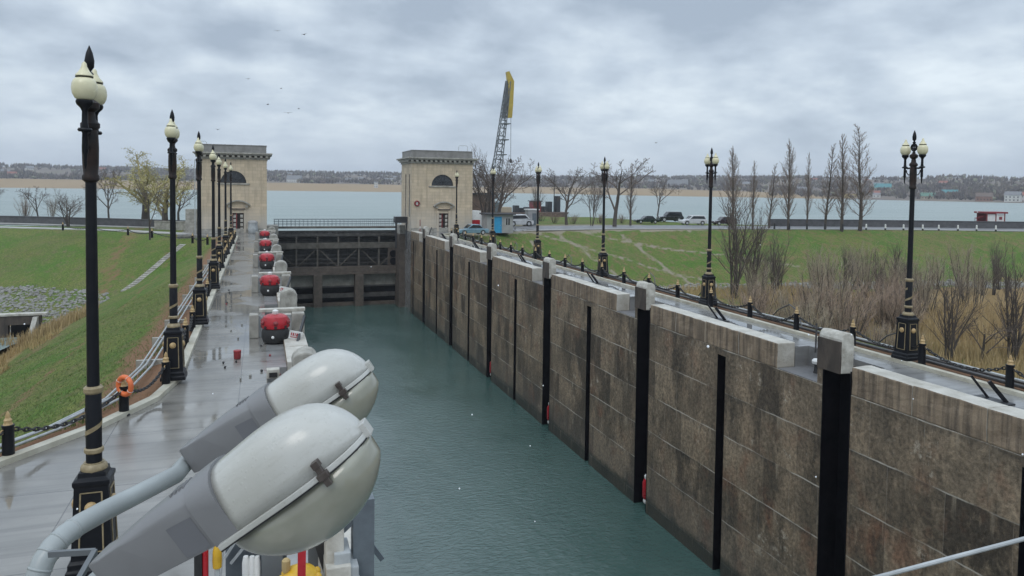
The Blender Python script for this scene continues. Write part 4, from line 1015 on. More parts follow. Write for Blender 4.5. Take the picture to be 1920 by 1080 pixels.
def car(name, label, cat, loc, rz, L_, H_, W_, m, kind, group=None):
    t = thing(name, label, cat, loc, rz, group); hl = L_/2; g0 = .26; bel = H_*.56
    if kind == 'suv': roof = [(-hl*.93, bel), (-hl*.80, H_*.98), (hl*.18, H_), (hl*.46, bel+.04)]; nose = [(hl*.97, bel*.86), (hl, bel*.55)]; tail = [(-hl, bel*.9)]
    elif kind == 'van': roof = [(-hl*.97, bel), (-hl*.92, H_*.98), (hl*.42, H_), (hl*.74, bel+.05)]; nose = [(hl*.98, bel*.8), (hl, bel*.5)]; tail = [(-hl, bel*.9)]
    else: roof = [(-hl*.68, bel), (-hl*.40, H_*.97), (hl*.08, H_), (hl*.42, bel+.03)]; nose = [(hl*.95, bel*.88), (hl, bel*.6)]; tail = [(-hl*.98, bel*1.02), (-hl, bel*.7)]
    wr = H_*.21; ax = (-hl*.60, hl*.62)
    low = []
    for a in ax:
        low += [(a-wr*1.2, g0)]+[(a+wr*1.2*math.cos(R(q)), wr+wr*1.2*math.sin(R(q))) for q in (150, 110, 70, 30)]+[(a+wr*1.2, g0)]
    low = [(-hl*.97, g0)]+low+[(hl*.97, g0)]
    body = low+[nose[1], nose[0], (hl*.46, bel), (-hl*.66 if kind == 'sedan' else -hl*.93, bel)]+tail
    MB().prism(body, -W_/2, W_/2, 'y').build('body', m, t, bevel=.07, seg=2, smooth=True)
    MB().prism([(p_[0], p_[1]-.01) for p_ in roof], -W_/2+.10, W_/2-.10, 'y').build('cabin', m, t, bevel=.06, smooth=True)
    cx = sum(p_[0] for p_ in roof)/4; cz = bel+(H_-bel)*.46
    gl2 = [(cx+(x-cx)*.86, cz+(z-cz)*.66) for x, z in roof]
    for y in (-W_/2+.085, W_/2-.105): MB().prism(gl2, y, y+.02, 'y').build('side_window', 'dark_glass', t)
    (xa, za), (xb, zb) = roof[2], roof[3]; ws = MB(); d = Vector((zb-za, 0, xa-xb)).normalized()*-.012
    if d.x < 0: d = -d
    k0, k1 = .15, .88
    ws.add([(xa+(xb-xa)*k+d.x, s_*(W_/2-.2), za+(zb-za)*k+d.z) for k in (k0, k1) for s_ in (-1, 1)], [(0, 1, 3, 2)]); ws.build('windscreen', 'dark_glass', t)
    for a in ax:
        for s_ in (-1, 1):
            y = s_*(W_/2-.12); wh = MB().lathe([(wr*.7, -.11), (wr, -.09), (wr, .09), (wr*.7, .11)], 18).move(Matrix.Translation((a, y, wr)) @ Matrix.Rotation(R(90), 4, 'X')).build('wheel', 'rubber', t, smooth=True)
            MB().lathe([(wr*.66, -.02), (wr*.62, .02), (.03, .03)], 12).move(Matrix.Translation((a, y+s_*.105, wr)) @ Matrix.Rotation(R(-90*s_), 4, 'X')).build('rim', 'car_silver', wh)
    for s_ in (-1, 1):
        MB().box(hl*.955, hl*.99, s_*W_*.36-.13, s_*W_*.36+.13, bel*.70, bel*.84).build('headlight', 'white_paint', t)
        MB().box(-hl*1.0, -hl*.97, s_*W_*.38-.1, s_*W_*.38+.1, bel*.72, bel*.9).build('tail_light', 'red_paint', t)
    return t
rz = math.atan2(-5.1, 26)*.6
def cp(px, py): return gz(px, py, .04)
car('parked_car', 'dark green sedan parked leftmost of the row on the right crest road', 'car', cp(1212, 418.5), math.pi+rz, 4.6, 1.40, 1.75, 'car_green', 'sedan')
p = cp(1256, 415.5); car('parked_car', 'large black off-road car parked behind the white one on the crest road', 'car', p, math.pi+rz, 5.0, 1.95, 1.9, 'car_black', 'suv')
car('parked_car', 'white off-road car parked on the right crest road', 'car', cp(1299, 421.5), math.pi+rz, 4.8, 1.72, 1.85, 'car_white', 'suv')
car('parked_car', 'dark maroon hatchback parked rightmost of the row on the crest road', 'car', cp(1357, 422), math.pi+rz, 4.3, 1.5, 1.75, 'car_maroon', 'suv')
car('parked_car', 'pale blue sedan parked beside the right gatehouse', 'car', gz(884, 440, 0), R(188), 4.3, 1.42, 1.7, 'car_blue', 'sedan')
car('parked_van', 'white minibus parked behind the hut with the blue door', 'van', gz(972, 424, 0), R(8), 4.7, 1.95, 1.9, 'car_white', 'van')
t = thing('parked_truck', 'white box truck with a red stripe beside the right gatehouse', 'truck', gz(877, 433, 0), R(5))
MB().box(-1.6, 1.6, -1.0, 1.0, .75, 2.9).build('box', 'white_paint', t, bevel=.04)
MB().prism([(-1.2, 0), (1.45, 0), (1.45, .75), (-.7, .75)], -1.004, -1.0, 'y').move(Matrix.Translation((0, -.004, .85))).build('stripe', 'red_paint', t)
MB().prism([(1.65, .6), (3.1, .6), (3.15, 1.3), (2.8, 2.2), (1.65, 2.25)], -.95, .95, 'y').build('cab', 'car_white', t, bevel=.06)
for a in (-1.0, 2.4):
    for s_ in (-1, 1): MB().lathe([(.3, -.12), (.4, -.1), (.4, .1), (.3, .12)], 16).move(Matrix.Translation((a, s_*.85, .4)) @ Matrix.Rotation(R(90), 4, 'X')).build('wheel', 'rubber', t, smooth=True)
# hut with the blue door
p = (gz(912, 437, 0)+gz(963, 437, 0))/2
t = thing('hut', 'small grey flat roofed hut with a bright blue door', 'hut', (p.x, p.y, 0))
MB().prism([(-1.85, 0), (1.85, 0), (1.85, 2.5), (-1.85, 2.5)], 0, .12, 'y', holes=([(-.75, .02), (.15, .02), (.15, 2.15), (-.75, 2.15)], [(.85, 1.1), (1.4, 1.1), (1.4, 2.0), (.85, 2.0)])).box(-1.85, -1.73, .12, 2.6, 0, 2.5).box(1.73, 1.85, .12, 2.6, 0, 2.5).box(-1.73, 1.73, 2.48, 2.6, 0, 2.5).build('wall', 'hut_wall', t)
MB().box(-2.15, 2.15, -.35, 2.8, 2.502, 2.68).build('roof', 'dark_roof', t)
d = MB().box(-.74, .14, .04, .09, .03, 2.14).build('door', 'blue_paint', t)
MB().box(.03, .09, .0, .039, 1.0, 1.1).build('handle', 'pale_steel', d)
MB().box(-.84, -.752, -.03, -.001, .0, 2.24).box(.152, .24, -.03, -.001, 0, 2.24).box(-.752, .152, -.03, -.001, 2.152, 2.24).build('door_frame', 'blue_paint', d)
wn = MB().box(.86, 1.39, .05, .08, 1.11, 1.99).build('window', 'dark_glass', t); MB().box(1.1, 1.15, .03, .049, 1.11, 1.99).build('frame', 'white_paint', wn)
t = thing('guard_booth', 'small white and grey booth right of the hut by the lamp post', 'booth', gz(1000, 424, 0))
MB().prism([(-.9, 0), (.9, 0), (.9, 2.6), (-.9, 2.6)], 0, .1, 'y', holes=([(-.2, .1), (.5, .1), (.5, 2.1), (-.2, 2.1)],)).box(-.9, -.8, .1, 1.6, 0, 2.6).box(.8, .9, .1, 1.6, 0, 2.6).box(-.8, .8, 1.5, 1.6, 0, 2.6).build('wall', 'hut_wall', t)
MB().box(-1.05, 1.05, -.15, 1.75, 2.602, 2.78).build('roof', 'white_paint', t)
MB().box(-.19, .49, .04, .08, .1, 2.09).build('door', 'grey_steel', t)
# red and white kiosk on the crest
p = gz(1867, 428, 0)
t = thing('kiosk', 'small red and white kiosk at the right end of the crest wall', 'kiosk', p, R(-12)); t.scale = (1.3,)*3
MB().box(-1.45, 1.45, 0, 2.0, 0, .95).build('base_panel', 'red_dull', t, bevel=.02)
ww = MB()
for x in (-1.4, -.05, 1.3): ww.box(x-.02, x+.12, .02, .12, .951, 2.05)
ww.box(-1.4, 1.42, 1.85, 1.95, .951, 2.05)
ww.build('frame', 'red_dull', t)
MB().box(-1.26, -.085, .05, .08, .955, 1.95).box(.085, 1.26, .05, .08, .955, 1.95).build('window', 'white_paint', t)
MB().box(.5, .95, .02, .048, 1.2, 1.6).build('picture_panel', 'red_dull', t)
MB().box(-1.65, 1.65, -.2, 2.2, 2.052, 2.3).build('roof', 'red_dull', t, bevel=.03)
MB().bar((-2.9, .4, 1.35), (-1.45, .4, 1.7), .05, .12).build('barrier_arm', 'red_dull', t)
MB().lathe([(.06, 0), (.06, 1.5)], 8, (-2.9, .4, 0)).build('barrier_post', 'pale_steel', t)
# white-topped road posts on the crest edge
first = None
for k, px in enumerate((1452, 1480, 1513, 1547, 1580, 1624, 1660, 1694, 1730, 1760, 1796, 1831, 1867)):
    p = gz(px, 429+(px-1440)*.011, .1); lab = f'short {"black" if px < 1600 else "white and black"} road post, {ORD[k]} from the left along the right crest edge'
    if first is None:
        first = thing('road_post', lab, 'road post', p, 0, 'road posts along the right crest edge')
        MB().lathe([(.16, 0), (.14, .3)], 10).build('foot', 'rubber', first, smooth=True); MB().lathe([(.14, .3), (.12, .9), (.05, .97)], 10).build('shaft', 'rubber', first, smooth=True)
    else:
        o = dup(first, p, 0, lab)
        if px > 1600:
            for ch in o.children:
                if ch.name.startswith('shaft'):
                    ch.data = bpy.data.meshes.get('white_shaft') or MB().lathe([(.14, .3), (.12, .9), (.05, .97)], 10).mesh('white_shaft', 'white_paint', smooth=True)
for k, (px, py) in enumerate(((240, 441), (285, 446), (361, 456), (389, 459), (173, 436), (118, 432))):
    o = dup(post0, gz(px, py, 0), R(60), f'black chain post, {["third","fourth","fifth","sixth","second","first"][k]} from the left along the left crest path'); o['group'] = 'black chain posts along the left crest path'
CP = sorted([tuple(gz(*q, 0))[:2] for q in ((118, 432), (173, 436), (240, 441), (285, 446), (361, 456), (389, 459))])
for k in range(5):
    a_, c_ = Vector((*CP[k], .66)), Vector((*CP[k+1], .66)); d = c_-a_; o = bpy.data.objects.new('chain', cm); col.objects.link(o); o.location = a_; o.rotation_euler = (0, 0, -math.atan2(d.x, d.y)); o.scale = (1.5, d.length/3.0, .9)
    tag(o, f'black sagging chain, {["first","second","third","fourth","fifth"][k]} span from the left along the left crest path', 'chain', 'chains along the left crest path')

# ---------------------------------------------------------------- crane and barge behind the right gatehouse
CY = 150.0
base = gy(907, 402, CY)
t = thing('crane', 'harbour crane with lattice boom and yellow rocker tip behind the right gatehouse', 'crane', (base.x, CY, LAKE_Z))
def cl(px, py, dy=0): v = gy(px, py, CY); return Vector((v.x-base.x, dy, v.z-LAKE_Z))
MB().box(-3.4, 2.0, -2, 3.5, 0, 1.9).box(-3.2, 1.9, -1.6, 3.2, 1.9, 6.2).build('machine_house', 'boat_brown', t, bevel=.08)
MB().box(-3.5, 2.1, -1.9, 3.4, 6.202, 6.55).build('house_roof', 'dark_iron', t)
MB().box(2.02, 3.4, -1.5, 0, 2.5, 4.6).build('cab', 'grey_steel', t, bevel=.05)
A = cl(925, 372); B_ = cl(953, 152); U = (B_-A).normalized(); n_ = Vector((-U.z, 0, U.x)) if U.z < 0 else Vector((U.z, 0, -U.x))
lb = MB(); S = 15
def crn(u, sx, sy): w_ = .95*(1-.55*u)*(0.55+.45*min(1, u*6)); return A+(B_-A)*u+n_*(w_*sx)+Vector((0, w_*sy, 0))
for sx in (-1, 1):
    for sy in (-1, 1): lb.tube([crn(i/S, sx, sy) for i in range(S+1)], .11, 5)
for i in range(S):
    for sx, sy, tx, ty in ((-1, -1, 1, -1), (1, -1, 1, 1), (1, 1, -1, 1), (-1, 1, -1, -1)):
        a_, c_ = crn(i/S, sx, sy), crn((i+1)/S, tx, ty); lb.tube([a_, c_], .06, 4); lb.tube([crn(i/S, sx, sy), crn(i/S, tx, ty)], .06, 4)
lb.build('boom', 'crane_grey', t)
MB().bar(cl(944, 222), cl(953, 152), .9, .55).build('boom_head', 'crane_grey', t)
jib = [(949, 135), (954, 134), (963, 153), (961, 196), (959, 221), (951, 221), (953, 180), (952, 160)]
q = [cl(*a) for a in jib]; MB().prism([(v.x, v.z) for v in q], -.45, .45, 'y').build('rocker_jib', 'crane_yellow', t)
MB().tube([cl(958, 221), cl(957.5, 298)], .05, 5).build('hoist_rope', 'dark_iron', t)
MB().lathe([(.05, 0), (.3, .2), (.3, .7), (.1, 1)], 8, cl(957.5, 306)).build('hook_block', 'dark_iron', t)
pl = MB()
for px, py in ((943, 232), (940, 262), (936, 290)): v = cl(px, py); pl.box(v.x-.2, v.x+1.4, -1, 1, v.z-.1, v.z+.1)
pl.build('platform', 'crane_grey', t)
MB().tube([cl(915, 345), cl(936, 250)], .09, 5).build('luffing_stay', 'crane_grey', t)
p = gy(985, 398, 172)
t = thing('work_barge', 'rusty brown work barge moored on the lake behind the hut', 'barge', (p.x, 172, LAKE_Z))
MB().prism([(-11, 1.6), (-9.5, 0), (9, 0), (10.5, 1.8)], -3, 3, 'y').build('hull', 'boat_brown', t, bevel=.05)
MB().box(-8.8, -4.2, -2, 2, 1.7, 3.0).build('deckhouse', 'house_tan', t, bevel=.05)
MB().box(1.5, 3.6, -1.5, 1.5, 1.78, 4.4).build('wheelhouse', 'red_dull', t, bevel=.05)
MB().box(1.2, 3.9, -1.7, 1.7, 4.402, 4.6).build('wheelhouse_roof', 'dark_iron', t)
MB().lathe([(.14, 1.8), (.10, 11)], 6, (7.6, 0, 0)).build('mast', 'dark_iron', t)
for x, h in ((-2.5, 3.4), (-1.0, 2.8), (.3, 3.0), (5, 3.2), (6.2, 4.4), (8.4, 5.8)): MB().box(x-.55, x+.55, -1, 1, 1.62, h).build('deck_crate', 'dark_iron', t, bevel=.08)

# ---------------------------------------------------------------- far houses
rnd = random.Random(21)
def house(a, k, w_, d_, h, wall, roof, label, group, two=False):
    p = far_pt(a, k); t = thing('house', label, 'house', p, -R(a)+rnd.uniform(-.3, .3), group)
    b = MB().box(-w_/2, w_/2, -d_/2, d_/2, -2, h).build('wall', wall, t)
    rh = w_*.28; MB().prism([(-d_/2-.5, h), (d_/2+.5, h), (0, h+rh)], -w_/2-.4, w_/2+.4, 'x').build('roof', roof, t)
    wm = MB(); n = max(2, int(w_/2.6))
    for i in range(n):
        x = -w_/2+w_*(i+.5)/n
        for z in ((.9, 3.6) if two else (.9,)): wm.box(x-.5, x+.5, -d_/2-.06, -d_/2-.01, z, z+1.2)
    wm.build('windows', 'dark_glass', t); return t
def azpx(px): return math.degrees(math.atan2(ray(px, 360).x, ray(px, 360).y))
SP = [(1900, 12, 12, 8, 6.0, 'house_white', 'roof_grey', 'white two storey house at the water on the far right shore', True),
      (1845, 14, 13, 8, 4.2, 'house_brick', 'roof_brown', 'brick house with brown roof left of the white lakeside house', False),
      (1780, 150, 16, 9, 3.6, 'house_tan', 'roof_teal', 'tan house with a teal roof right of the nearest right lamp post', False),
      (1655, 230, 20, 11, 3.6, 'house_tan', 'roof_teal', 'wide low house with a teal roof left of the nearest right lamp post', False),
      (1640, 100, 12, 8, 3.2, 'house_white', 'roof_red', 'small house with a pinkish red roof beside the poplars across the lake', False),
      (1594, 30, 12, 8, 4.5, 'house_yellow', 'roof_brown', 'yellow house between the poplars on the far shore', False),
      (1740, 30, 13, 8, 3.2, 'house_tan', 'roof_green', 'grey green roofed house at the water across the lake', False),
      (1912, 70, 12, 9, 4.5, 'house_white', 'roof_red', 'house with an orange red roof above the white lakeside house', False),
      (1505, 165, 13, 8, 4.0, 'house_white', 'roof_grey', 'white house between poplars on the far hillside', False),
      (1270, 205, 30, 9, 3.5, 'house_white', 'roof_grey', 'long white building left of the second right lamp post', False),
      (552, 190, 22, 9, 4.5, 'house_white', 'roof_grey', 'long pale building on the far shore above the lock gate', False),
      (705, 60, 5, 5, 7, 'house_white', 'roof_grey', 'small white tower at the far shore left of the right gatehouse', True)]
for px, k, w_, d_, h, wl, rf, lab, two in SP: house(azpx(px), k, w_, d_, h, wl, rf, lab, None, two)
for i in range(30):
    px = rnd.choice((rnd.uniform(0, 330), rnd.uniform(505, 745), rnd.uniform(1150, 1920))); k = rnd.uniform(170, 480)
    if px > 1600: k = rnd.uniform(20, 420)
    house(azpx(px), k, rnd.uniform(7, 13), 7, rnd.uniform(2.6, 4), rnd.choice(('house_white', 'house_white', 'house_tan')), rnd.choice(('roof_grey', 'roof_grey', 'roof_brown', 'roof_red')), 'tiny pale village house among bare trees across the lake', 'tiny village houses across the lake')

# ---------------------------------------------------------------- culvert, ramp, riprap, stairs on the left bank
p = gz(52, 640, -8)
t = thing('culvert', 'dark box culvert opening at the foot of the left rubble slope', 'culvert', (p.x, p.y, -8))
MB().prism([(-5, -.5), (1.0, -.5), (1.0, 2.3), (-5, 2.3)], 0, .6, 'y', holes=([(-1.5, 0.0), (.35, 0.0), (.35, 1.5), (-1.5, 1.5)],)).build('headwall', 'brown_stone', t)
MB().box(-1.49, .34, .8, .9, -.2, 1.6).build('bore_shade_plate', 'groove_black', t)  # black plate behind the opening, its colour standing in for the bore's shade
MB().box(-5.2, 1.5, -.1, .7, 2.302, 2.5).build('cap_beam', 'white_stone', t, bevel=.03)
MB().prism([(-2.6, -.5), (-.01, -.5), (-.01, 2.2), (-.5, 2.2), (-2.6, .3)], .52, .9, 'x').build('wing_wall', 'grey_stone', t)
MB().prism([(-7, -.5), (-.01, -.5), (-.01, 2.2), (-7, 1.0)], -5.0, -4.6, 'x').build('wing_wall', 'brown_stone', t)
sheet('outflow_stream', [(p.x-5, p.y-.2), (p.x+.4, p.y-.2), (p.x-.5, p.y-6), (p.x-3, p.y-14), (p.x-9, p.y-26), (p.x-16, p.y-26), (p.x-10, p.y-10)], -7.55, 'lake_water')
rb = MB(); rnd = random.Random(4)
def rocks(b, n, fx, fy, cond, r0, r1):
    for i in range(n*3):
        x, y = rnd.uniform(*fx), rnd.uniform(*fy)
        if not cond(x, y): continue
        blob(b, Vector((x, y, ground_z(x, y)-.15)), rnd.uniform(r0, r1), rnd.uniform(r0, r1)*1.2, rnd); n -= 1
        if n <= 0: break
def left_rip(x, y):
    if math.hypot(x-(p.x-2), (y-p.y+3)*.8) < 4.2 and y < p.y+.5: return False
    c = lerp(x, CRL)-y; z = ground_z(x, y)
    return 19.5+noise.noise(Vector((x*.2, 0, 1)))*2.2 < c < 34 and z > -8.4 and x < -14.2-(noise.noise(Vector((y*.3, 2, 2)))+.2)*1.5 and (y > p.y-1)
rocks(rb, 6500, (-48, -13.5), (66, 106), left_rip, .09, .27)
tag(rb.build('rubble_slope', 'rock'), 'pale grey rubble stones covering the foot of the left bank', 'rubble', kind='stuff')
rb = MB()
rocks(rb, 5000, (44, 122), (55, 92), lambda x, y: 17.6 < lerp(x, CRR)-y < 23.5+noise.noise(Vector((x*.1, 5, 5)))*2, .12, .32)
tag(rb.build('rubble_strip', 'rock'), 'pale rubble strip at the foot of the right grass bank behind the shrubs', 'rubble', kind='stuff')
a_, b_ = gz(195, 530, -4), gz(292, 463, 0)
st = MB(); n = 22
P1 = Vector((-13.2, 84.0, 0)); P2 = Vector((-8.6, 94.6, 0))
for i in range(n):
    u = i/n; q = P1+(P2-P1)*u; st.box(q.x-.3, q.x+.3, q.y-.16, q.y+.16, ground_z(q.x, q.y)-.3, ground_z(q.x, q.y)+.12)
for i in range(6):
    q0 = P1+(P2-P1)*(i/6); q1 = P1+(P2-P1)*((i+1)/6); st.bar((q0.x, q0.y, ground_z(q0.x, q0.y)-.05), (q1.x, q1.y, ground_z(q1.x, q1.y)-.05), .7, .2)
tag(st.build('bank_steps', 'grey_stone'), 'narrow concrete steps climbing the left grass bank', 'steps')

# ---------------------------------------------------------------- trees
def branch_mesh(b, rnd, p, d, ln, r, lv, cfg):
    """one limb as a tapering bent tube, then its children"""
    seg = cfg['seg'][min(lv, len(cfg['seg'])-1)]; pts = [p]; rs = [r]; q = p.copy(); dd = d.copy()
    r1 = r*cfg['taper']
    for i in range(seg):
        w_ = cfg['wob'][min(lv, len(cfg['wob'])-1)]
        dd = (dd+Vector((rnd.gauss(0, w_), rnd.gauss(0, w_), rnd.gauss(0, w_)+cfg['up'][min(lv, len(cfg['up'])-1)]))).normalized()
        q = q+dd*(ln/seg); pts.append(q.copy()); rs.append(r+(r1-r)*(i+1)/seg)
    b[0 if lv == 0 else 1].tube(pts, rs, 7 if lv == 0 else (5 if lv == 1 else 3), cap=lv < 2)
    if lv >= cfg['lv']:
        if cfg.get('leaf'):
            for i in range(cfg['leaf']):
                u = rnd.random(); k = min(int(u*seg), seg-1); c = pts[k]+(pts[k+1]-pts[k])*(u*seg-k)+Vector((rnd.gauss(0, .08), rnd.gauss(0, .08), rnd.gauss(0, .08)))
                s_ = cfg['lsz']*rnd.uniform(.6, 1.3); v1 = Vector((rnd.gauss(0, 1), rnd.gauss(0, 1), rnd.gauss(0, 1))).normalized()*s_; v2 = v1.orthogonal().normalized()*s_*.5
                b[2].add([c-v1, c+v2, c+v1, c-v2], [(0, 1, 2, 3)])
        return
    n = cfg['n'][lv]
    for i in range(n):
        u = cfg['from'][lv]+(1-cfg['from'][lv])*(i+rnd.random()*.8)/n; u = min(u, 1.0); k = min(int(u*seg), seg-1)
        c = pts[k]+(pts[k+1]-pts[k])*(u*seg-k); ax = (pts[k+1]-pts[k]).normalized()
        a = rnd.uniform(0, 6.283) if cfg.get('rand') else 2.4*i+rnd.uniform(-.5, .5); o = ax.orthogonal().normalized(); o = (Matrix.Rotation(a, 3, ax) @ o)
        sp = R(rnd.gauss(cfg['ang'][lv], 7)); nd = (ax*math.cos(sp)+o*math.sin(sp)).normalized()
        sh = cfg['shape'](u) if lv == 0 else (1-.45*u)
        branch_mesh(b, rnd, c, nd, ln*cfg['len'][lv]*sh*rnd.uniform(.75, 1.2), max(cfg['rmin'], (r+(r1-r)*u)*cfg['rk'][lv]), lv+1, cfg)
def make_tree(name, seed, H, r, cfg, mt, label, cat, stems=1, spread=0, leafm=None, group=None):
    rnd = random.Random(seed); b = [MB(), MB(), MB()]
    for s_ in range(stems):
        a = rnd.uniform(0, 6.28); sp = R(rnd.uniform(spread*.2, spread)) if stems > 1 else R(rnd.uniform(0, spread)); d = Vector((math.sin(sp)*math.cos(a), math.sin(sp)*math.sin(a), math.cos(sp)))
        base_ = Vector((math.cos(a), math.sin(a), 0))*(rnd.uniform(0, cfg.get('foot', .0)))
        branch_mesh(b, rnd, base_+Vector((0, 0, -.25)), d, H*rnd.uniform(.7, 1.0) if stems > 1 else H, r*rnd.uniform(.7, 1.1) if stems > 1 else r, 0, cfg)
    t = thing(name, label, cat, (0, 0, 0), 0, group)
    b[0].build('trunk' if stems == 1 else 'stems', 'bark', t); b[1].build('crown', mt, t)
    if b[2].v: b[2].build('foliage', leafm, t)
    return t
ROUND = dict(seg=[5, 5, 4, 3, 2], wob=[.06, .12, .16, .2, .2], up=[0, .06, .04, .02, 0], taper=.45, lv=4, n=[7, 6, 6, 5], **{'from': [.35, .3, .25, .2]}, ang=[42, 38, 38, 36], shape=lambda u: 1.15-.4*u, len=[.85, .58, .55, .55], rk=[.6, .55, .5, .5], rmin=.013)
ROUND2 = dict(ROUND, n=[5, 6, 5, 5], ang=[38, 42, 40, 38], len=[.95, .55, .52, .5])
POP = dict(seg=[8, 5, 3, 2], wob=[.015, .05, .09, .1], up=[.02, .10, .08, .05], taper=.12, lv=3, n=[64, 9, 5], **{'from': [.12, .12, .1]}, ang=[30, 20, 22], shape=lambda u: (.55+1.0*u if u < .35 else 1.25-1.05*u)*.9, len=[.30, .45, .45], rk=[.30, .5, .6], rmin=.017)
SHR = dict(seg=[5, 4, 3], wob=[.06, .10, .12], up=[.03, .07, .04], taper=.25, lv=2, n=[9, 5], **{'from': [.2, .15]}, ang=[24, 26], shape=lambda u: 1.0-.5*u, len=[.5, .45], rk=[.55, .6], rmin=.011, foot=.9, rand=1)
WIL = dict(seg=[5, 6, 5, 5], wob=[.07, .12, .14, .10], up=[0, .05, .0, -.14], taper=.45, lv=3, n=[7, 8, 8], **{'from': [.3, .2, .1]}, ang=[36, 42, 46], shape=lambda u: 1.15-.3*u, len=[.82, .5, .55], rk=[.6, .5, .4], rmin=.014, leaf=8, lsz=.06)
def base_of(px, py, z=None, Y=None):
    if Y is not None: v = gy(px, py, Y); return Vector((v.x, Y, ground_z(v.x, Y)))
    v = gz(px, py, 0 if z is None else z); return Vector((v.x, v.y, ground_z(v.x, v.y) if z is None else z))
def hgt(px, ytop, b_): return max(1.0, gy(px, ytop, b_.y).z-b_.z)
PROTO = {}
def plant(kind, px, pyb, pyt, label, rz=None, Y=None, z=None, wide=1.0, group=None):
    b_ = base_of(px, pyb, z, Y); h = hgt(px, pyt, b_); rzz = random.uniform(0, 6.28) if rz is None else rz
    name, cat, H0, fn = KINDS[kind]
    if kind not in PROTO:
        PROTO[kind] = fn(); o = PROTO[kind]; o.location = b_; o.rotation_euler = (0, 0, rzz)
        zz = max((v.co.z for c in o.children for v in c.data.vertices)); PROTO[kind+'h'] = zz
        o.scale = (h/zz*wide, h/zz*wide, h/zz)
    else: s_ = h/PROTO[kind+'h']; o = dup(PROTO[kind], b_, rzz, None, (s_*wide, s_*wide, s_))
    o['label'] = label; o['category'] = cat
    if group: o['group'] = group
    elif 'group' in o.keys(): del o['group']
    return o
KINDS = {
    'round': ('bare_tree', 'tree', 9, lambda: make_tree('bare_tree', 3, 4.2, .17, ROUND, 'twig_brown', '', 'tree')),
    'round2': ('bare_tree', 'tree', 9, lambda: make_tree('bare_tree', 14, 3.8, .15, ROUND2, 'twig_brown', '', 'tree')),
    'multi': ('bare_tree', 'tree', 9, lambda: make_tree('bare_tree', 8, 5.5, .13, dict(ROUND, lv=3, n=[7, 6, 5], foot=.3), 'twig_brown', '', 'tree', 4, 24)),
    'pop': ('poplar', 'tree', 14, lambda: make_tree('poplar', 5, 14, .24, POP, 'twig_pop', '', 'tree')),
    'pop3': ('poplar', 'tree', 14, lambda: make_tree('poplar', 41, 13, .2, dict(POP, n=[44, 8, 5], ang=[36, 24, 24], len=[.27, .5, .45], wob=[.03, .08, .12, .1]), 'twig_pop', '', 'tree')),
    'pop2': ('poplar', 'tree', 14, lambda: make_tree('poplar', 9, 14, .21, dict(POP, n=[52, 8, 5], ang=[25, 20, 22], len=[.26, .45, .45]), 'twig_pop', '', 'tree')),
    'willow': ('willow', 'tree', 10, lambda: make_tree('willow', 2, 4.5, .3, WIL, 'twig_yellow', '', 'tree', leafm='willow_leaf')),
    'shrub': ('bare_shrub', 'shrub', 4, lambda: make_tree('bare_shrub', 6, 4.5, .05, SHR, 'twig_red', '', 'shrub', 16, 26)),
    'shrub2': ('bare_shrub', 'shrub', 6, lambda: make_tree('bare_shrub', 17, 6.5, .06, dict(SHR, n=[11, 6]), 'twig_olive', '', 'shrub', 11, 15)),
    'tall': ('bare_shrub', 'shrub', 7, lambda: make_tree('bare_shrub', 31, 8, .08, dict(SHR, n=[12, 6], foot=.4), 'twig_brown', '', 'shrub', 6, 11)),
}
# right crest poplars, left to right
for px, yb, yt, k, wd in ((1375, 430, 272, 'pop', 1.0), (1411, 430, 300, 'pop2', .9), (1442, 429, 305, 'pop3', .9), (1478, 430, 258, 'pop', .85), (1513, 430, 285, 'pop2', .7), (1547, 430, 268, 'pop3', .95), (1578, 431, 250, 'pop2', 1.05), (1612, 431, 232, 'pop3', 1.1)):
    i = [1375, 1411, 1442, 1478, 1513, 1547, 1578, 1612].index(px)
    plant(k, px, yb, yt, f'bare poplar on the right crest, {["leftmost","second","third","fourth","fifth","sixth","seventh","rightmost and tallest"][i]}{"" if i in (0, 7) else " from the left"} of the row of eight', wide=wd*1.15, group='row of poplars on the right crest')
plant('multi', 915, 405, 262, 'dense bare tree in front of the crane behind the hut', Y=112, wide=1.0)
plant('round', 936, 412, 290, 'spreading bare tree right of the crane base beside the hut', Y=108, wide=1.0)
plant('round', 1062, 421, 312, 'round crowned bare tree on the crest between two lamp posts', z=0, wide=1.05)
plant('multi', 1110, 424, 312, 'slim pale bare tree just left of the third right lamp post', z=0, wide=.5)
plant('round2', 1152, 425, 295, 'reddish bare tree behind the third right lamp post', z=0, wide=1.2)
plant('pop2', 1182, 423, 305, 'thin upright bare tree right of the third right lamp post', z=0, wide=1.3)
plant('round2', 1232, 415, 335, 'small bare tree behind the dark green sedan', z=0, wide=.8)
plant('tall', 1005, 415, 335, 'thin bare saplings by the small booth near the lake', z=0, wide=1.0)
for k, (px, yb, yt) in enumerate(((1038, 418, 396), (1075, 419, 398), (1125, 418, 397), (1165, 418, 399), (1015, 414, 392))):
    plant('shrub', px, yb, yt, f'low dark bare bush on the lakeside edge, {ORD[k]} of the bushes under the crest trees' if 0 else 'low bare bush on the lakeside edge under the crest trees', z=0, wide=1.6, group='low lakeside bushes')
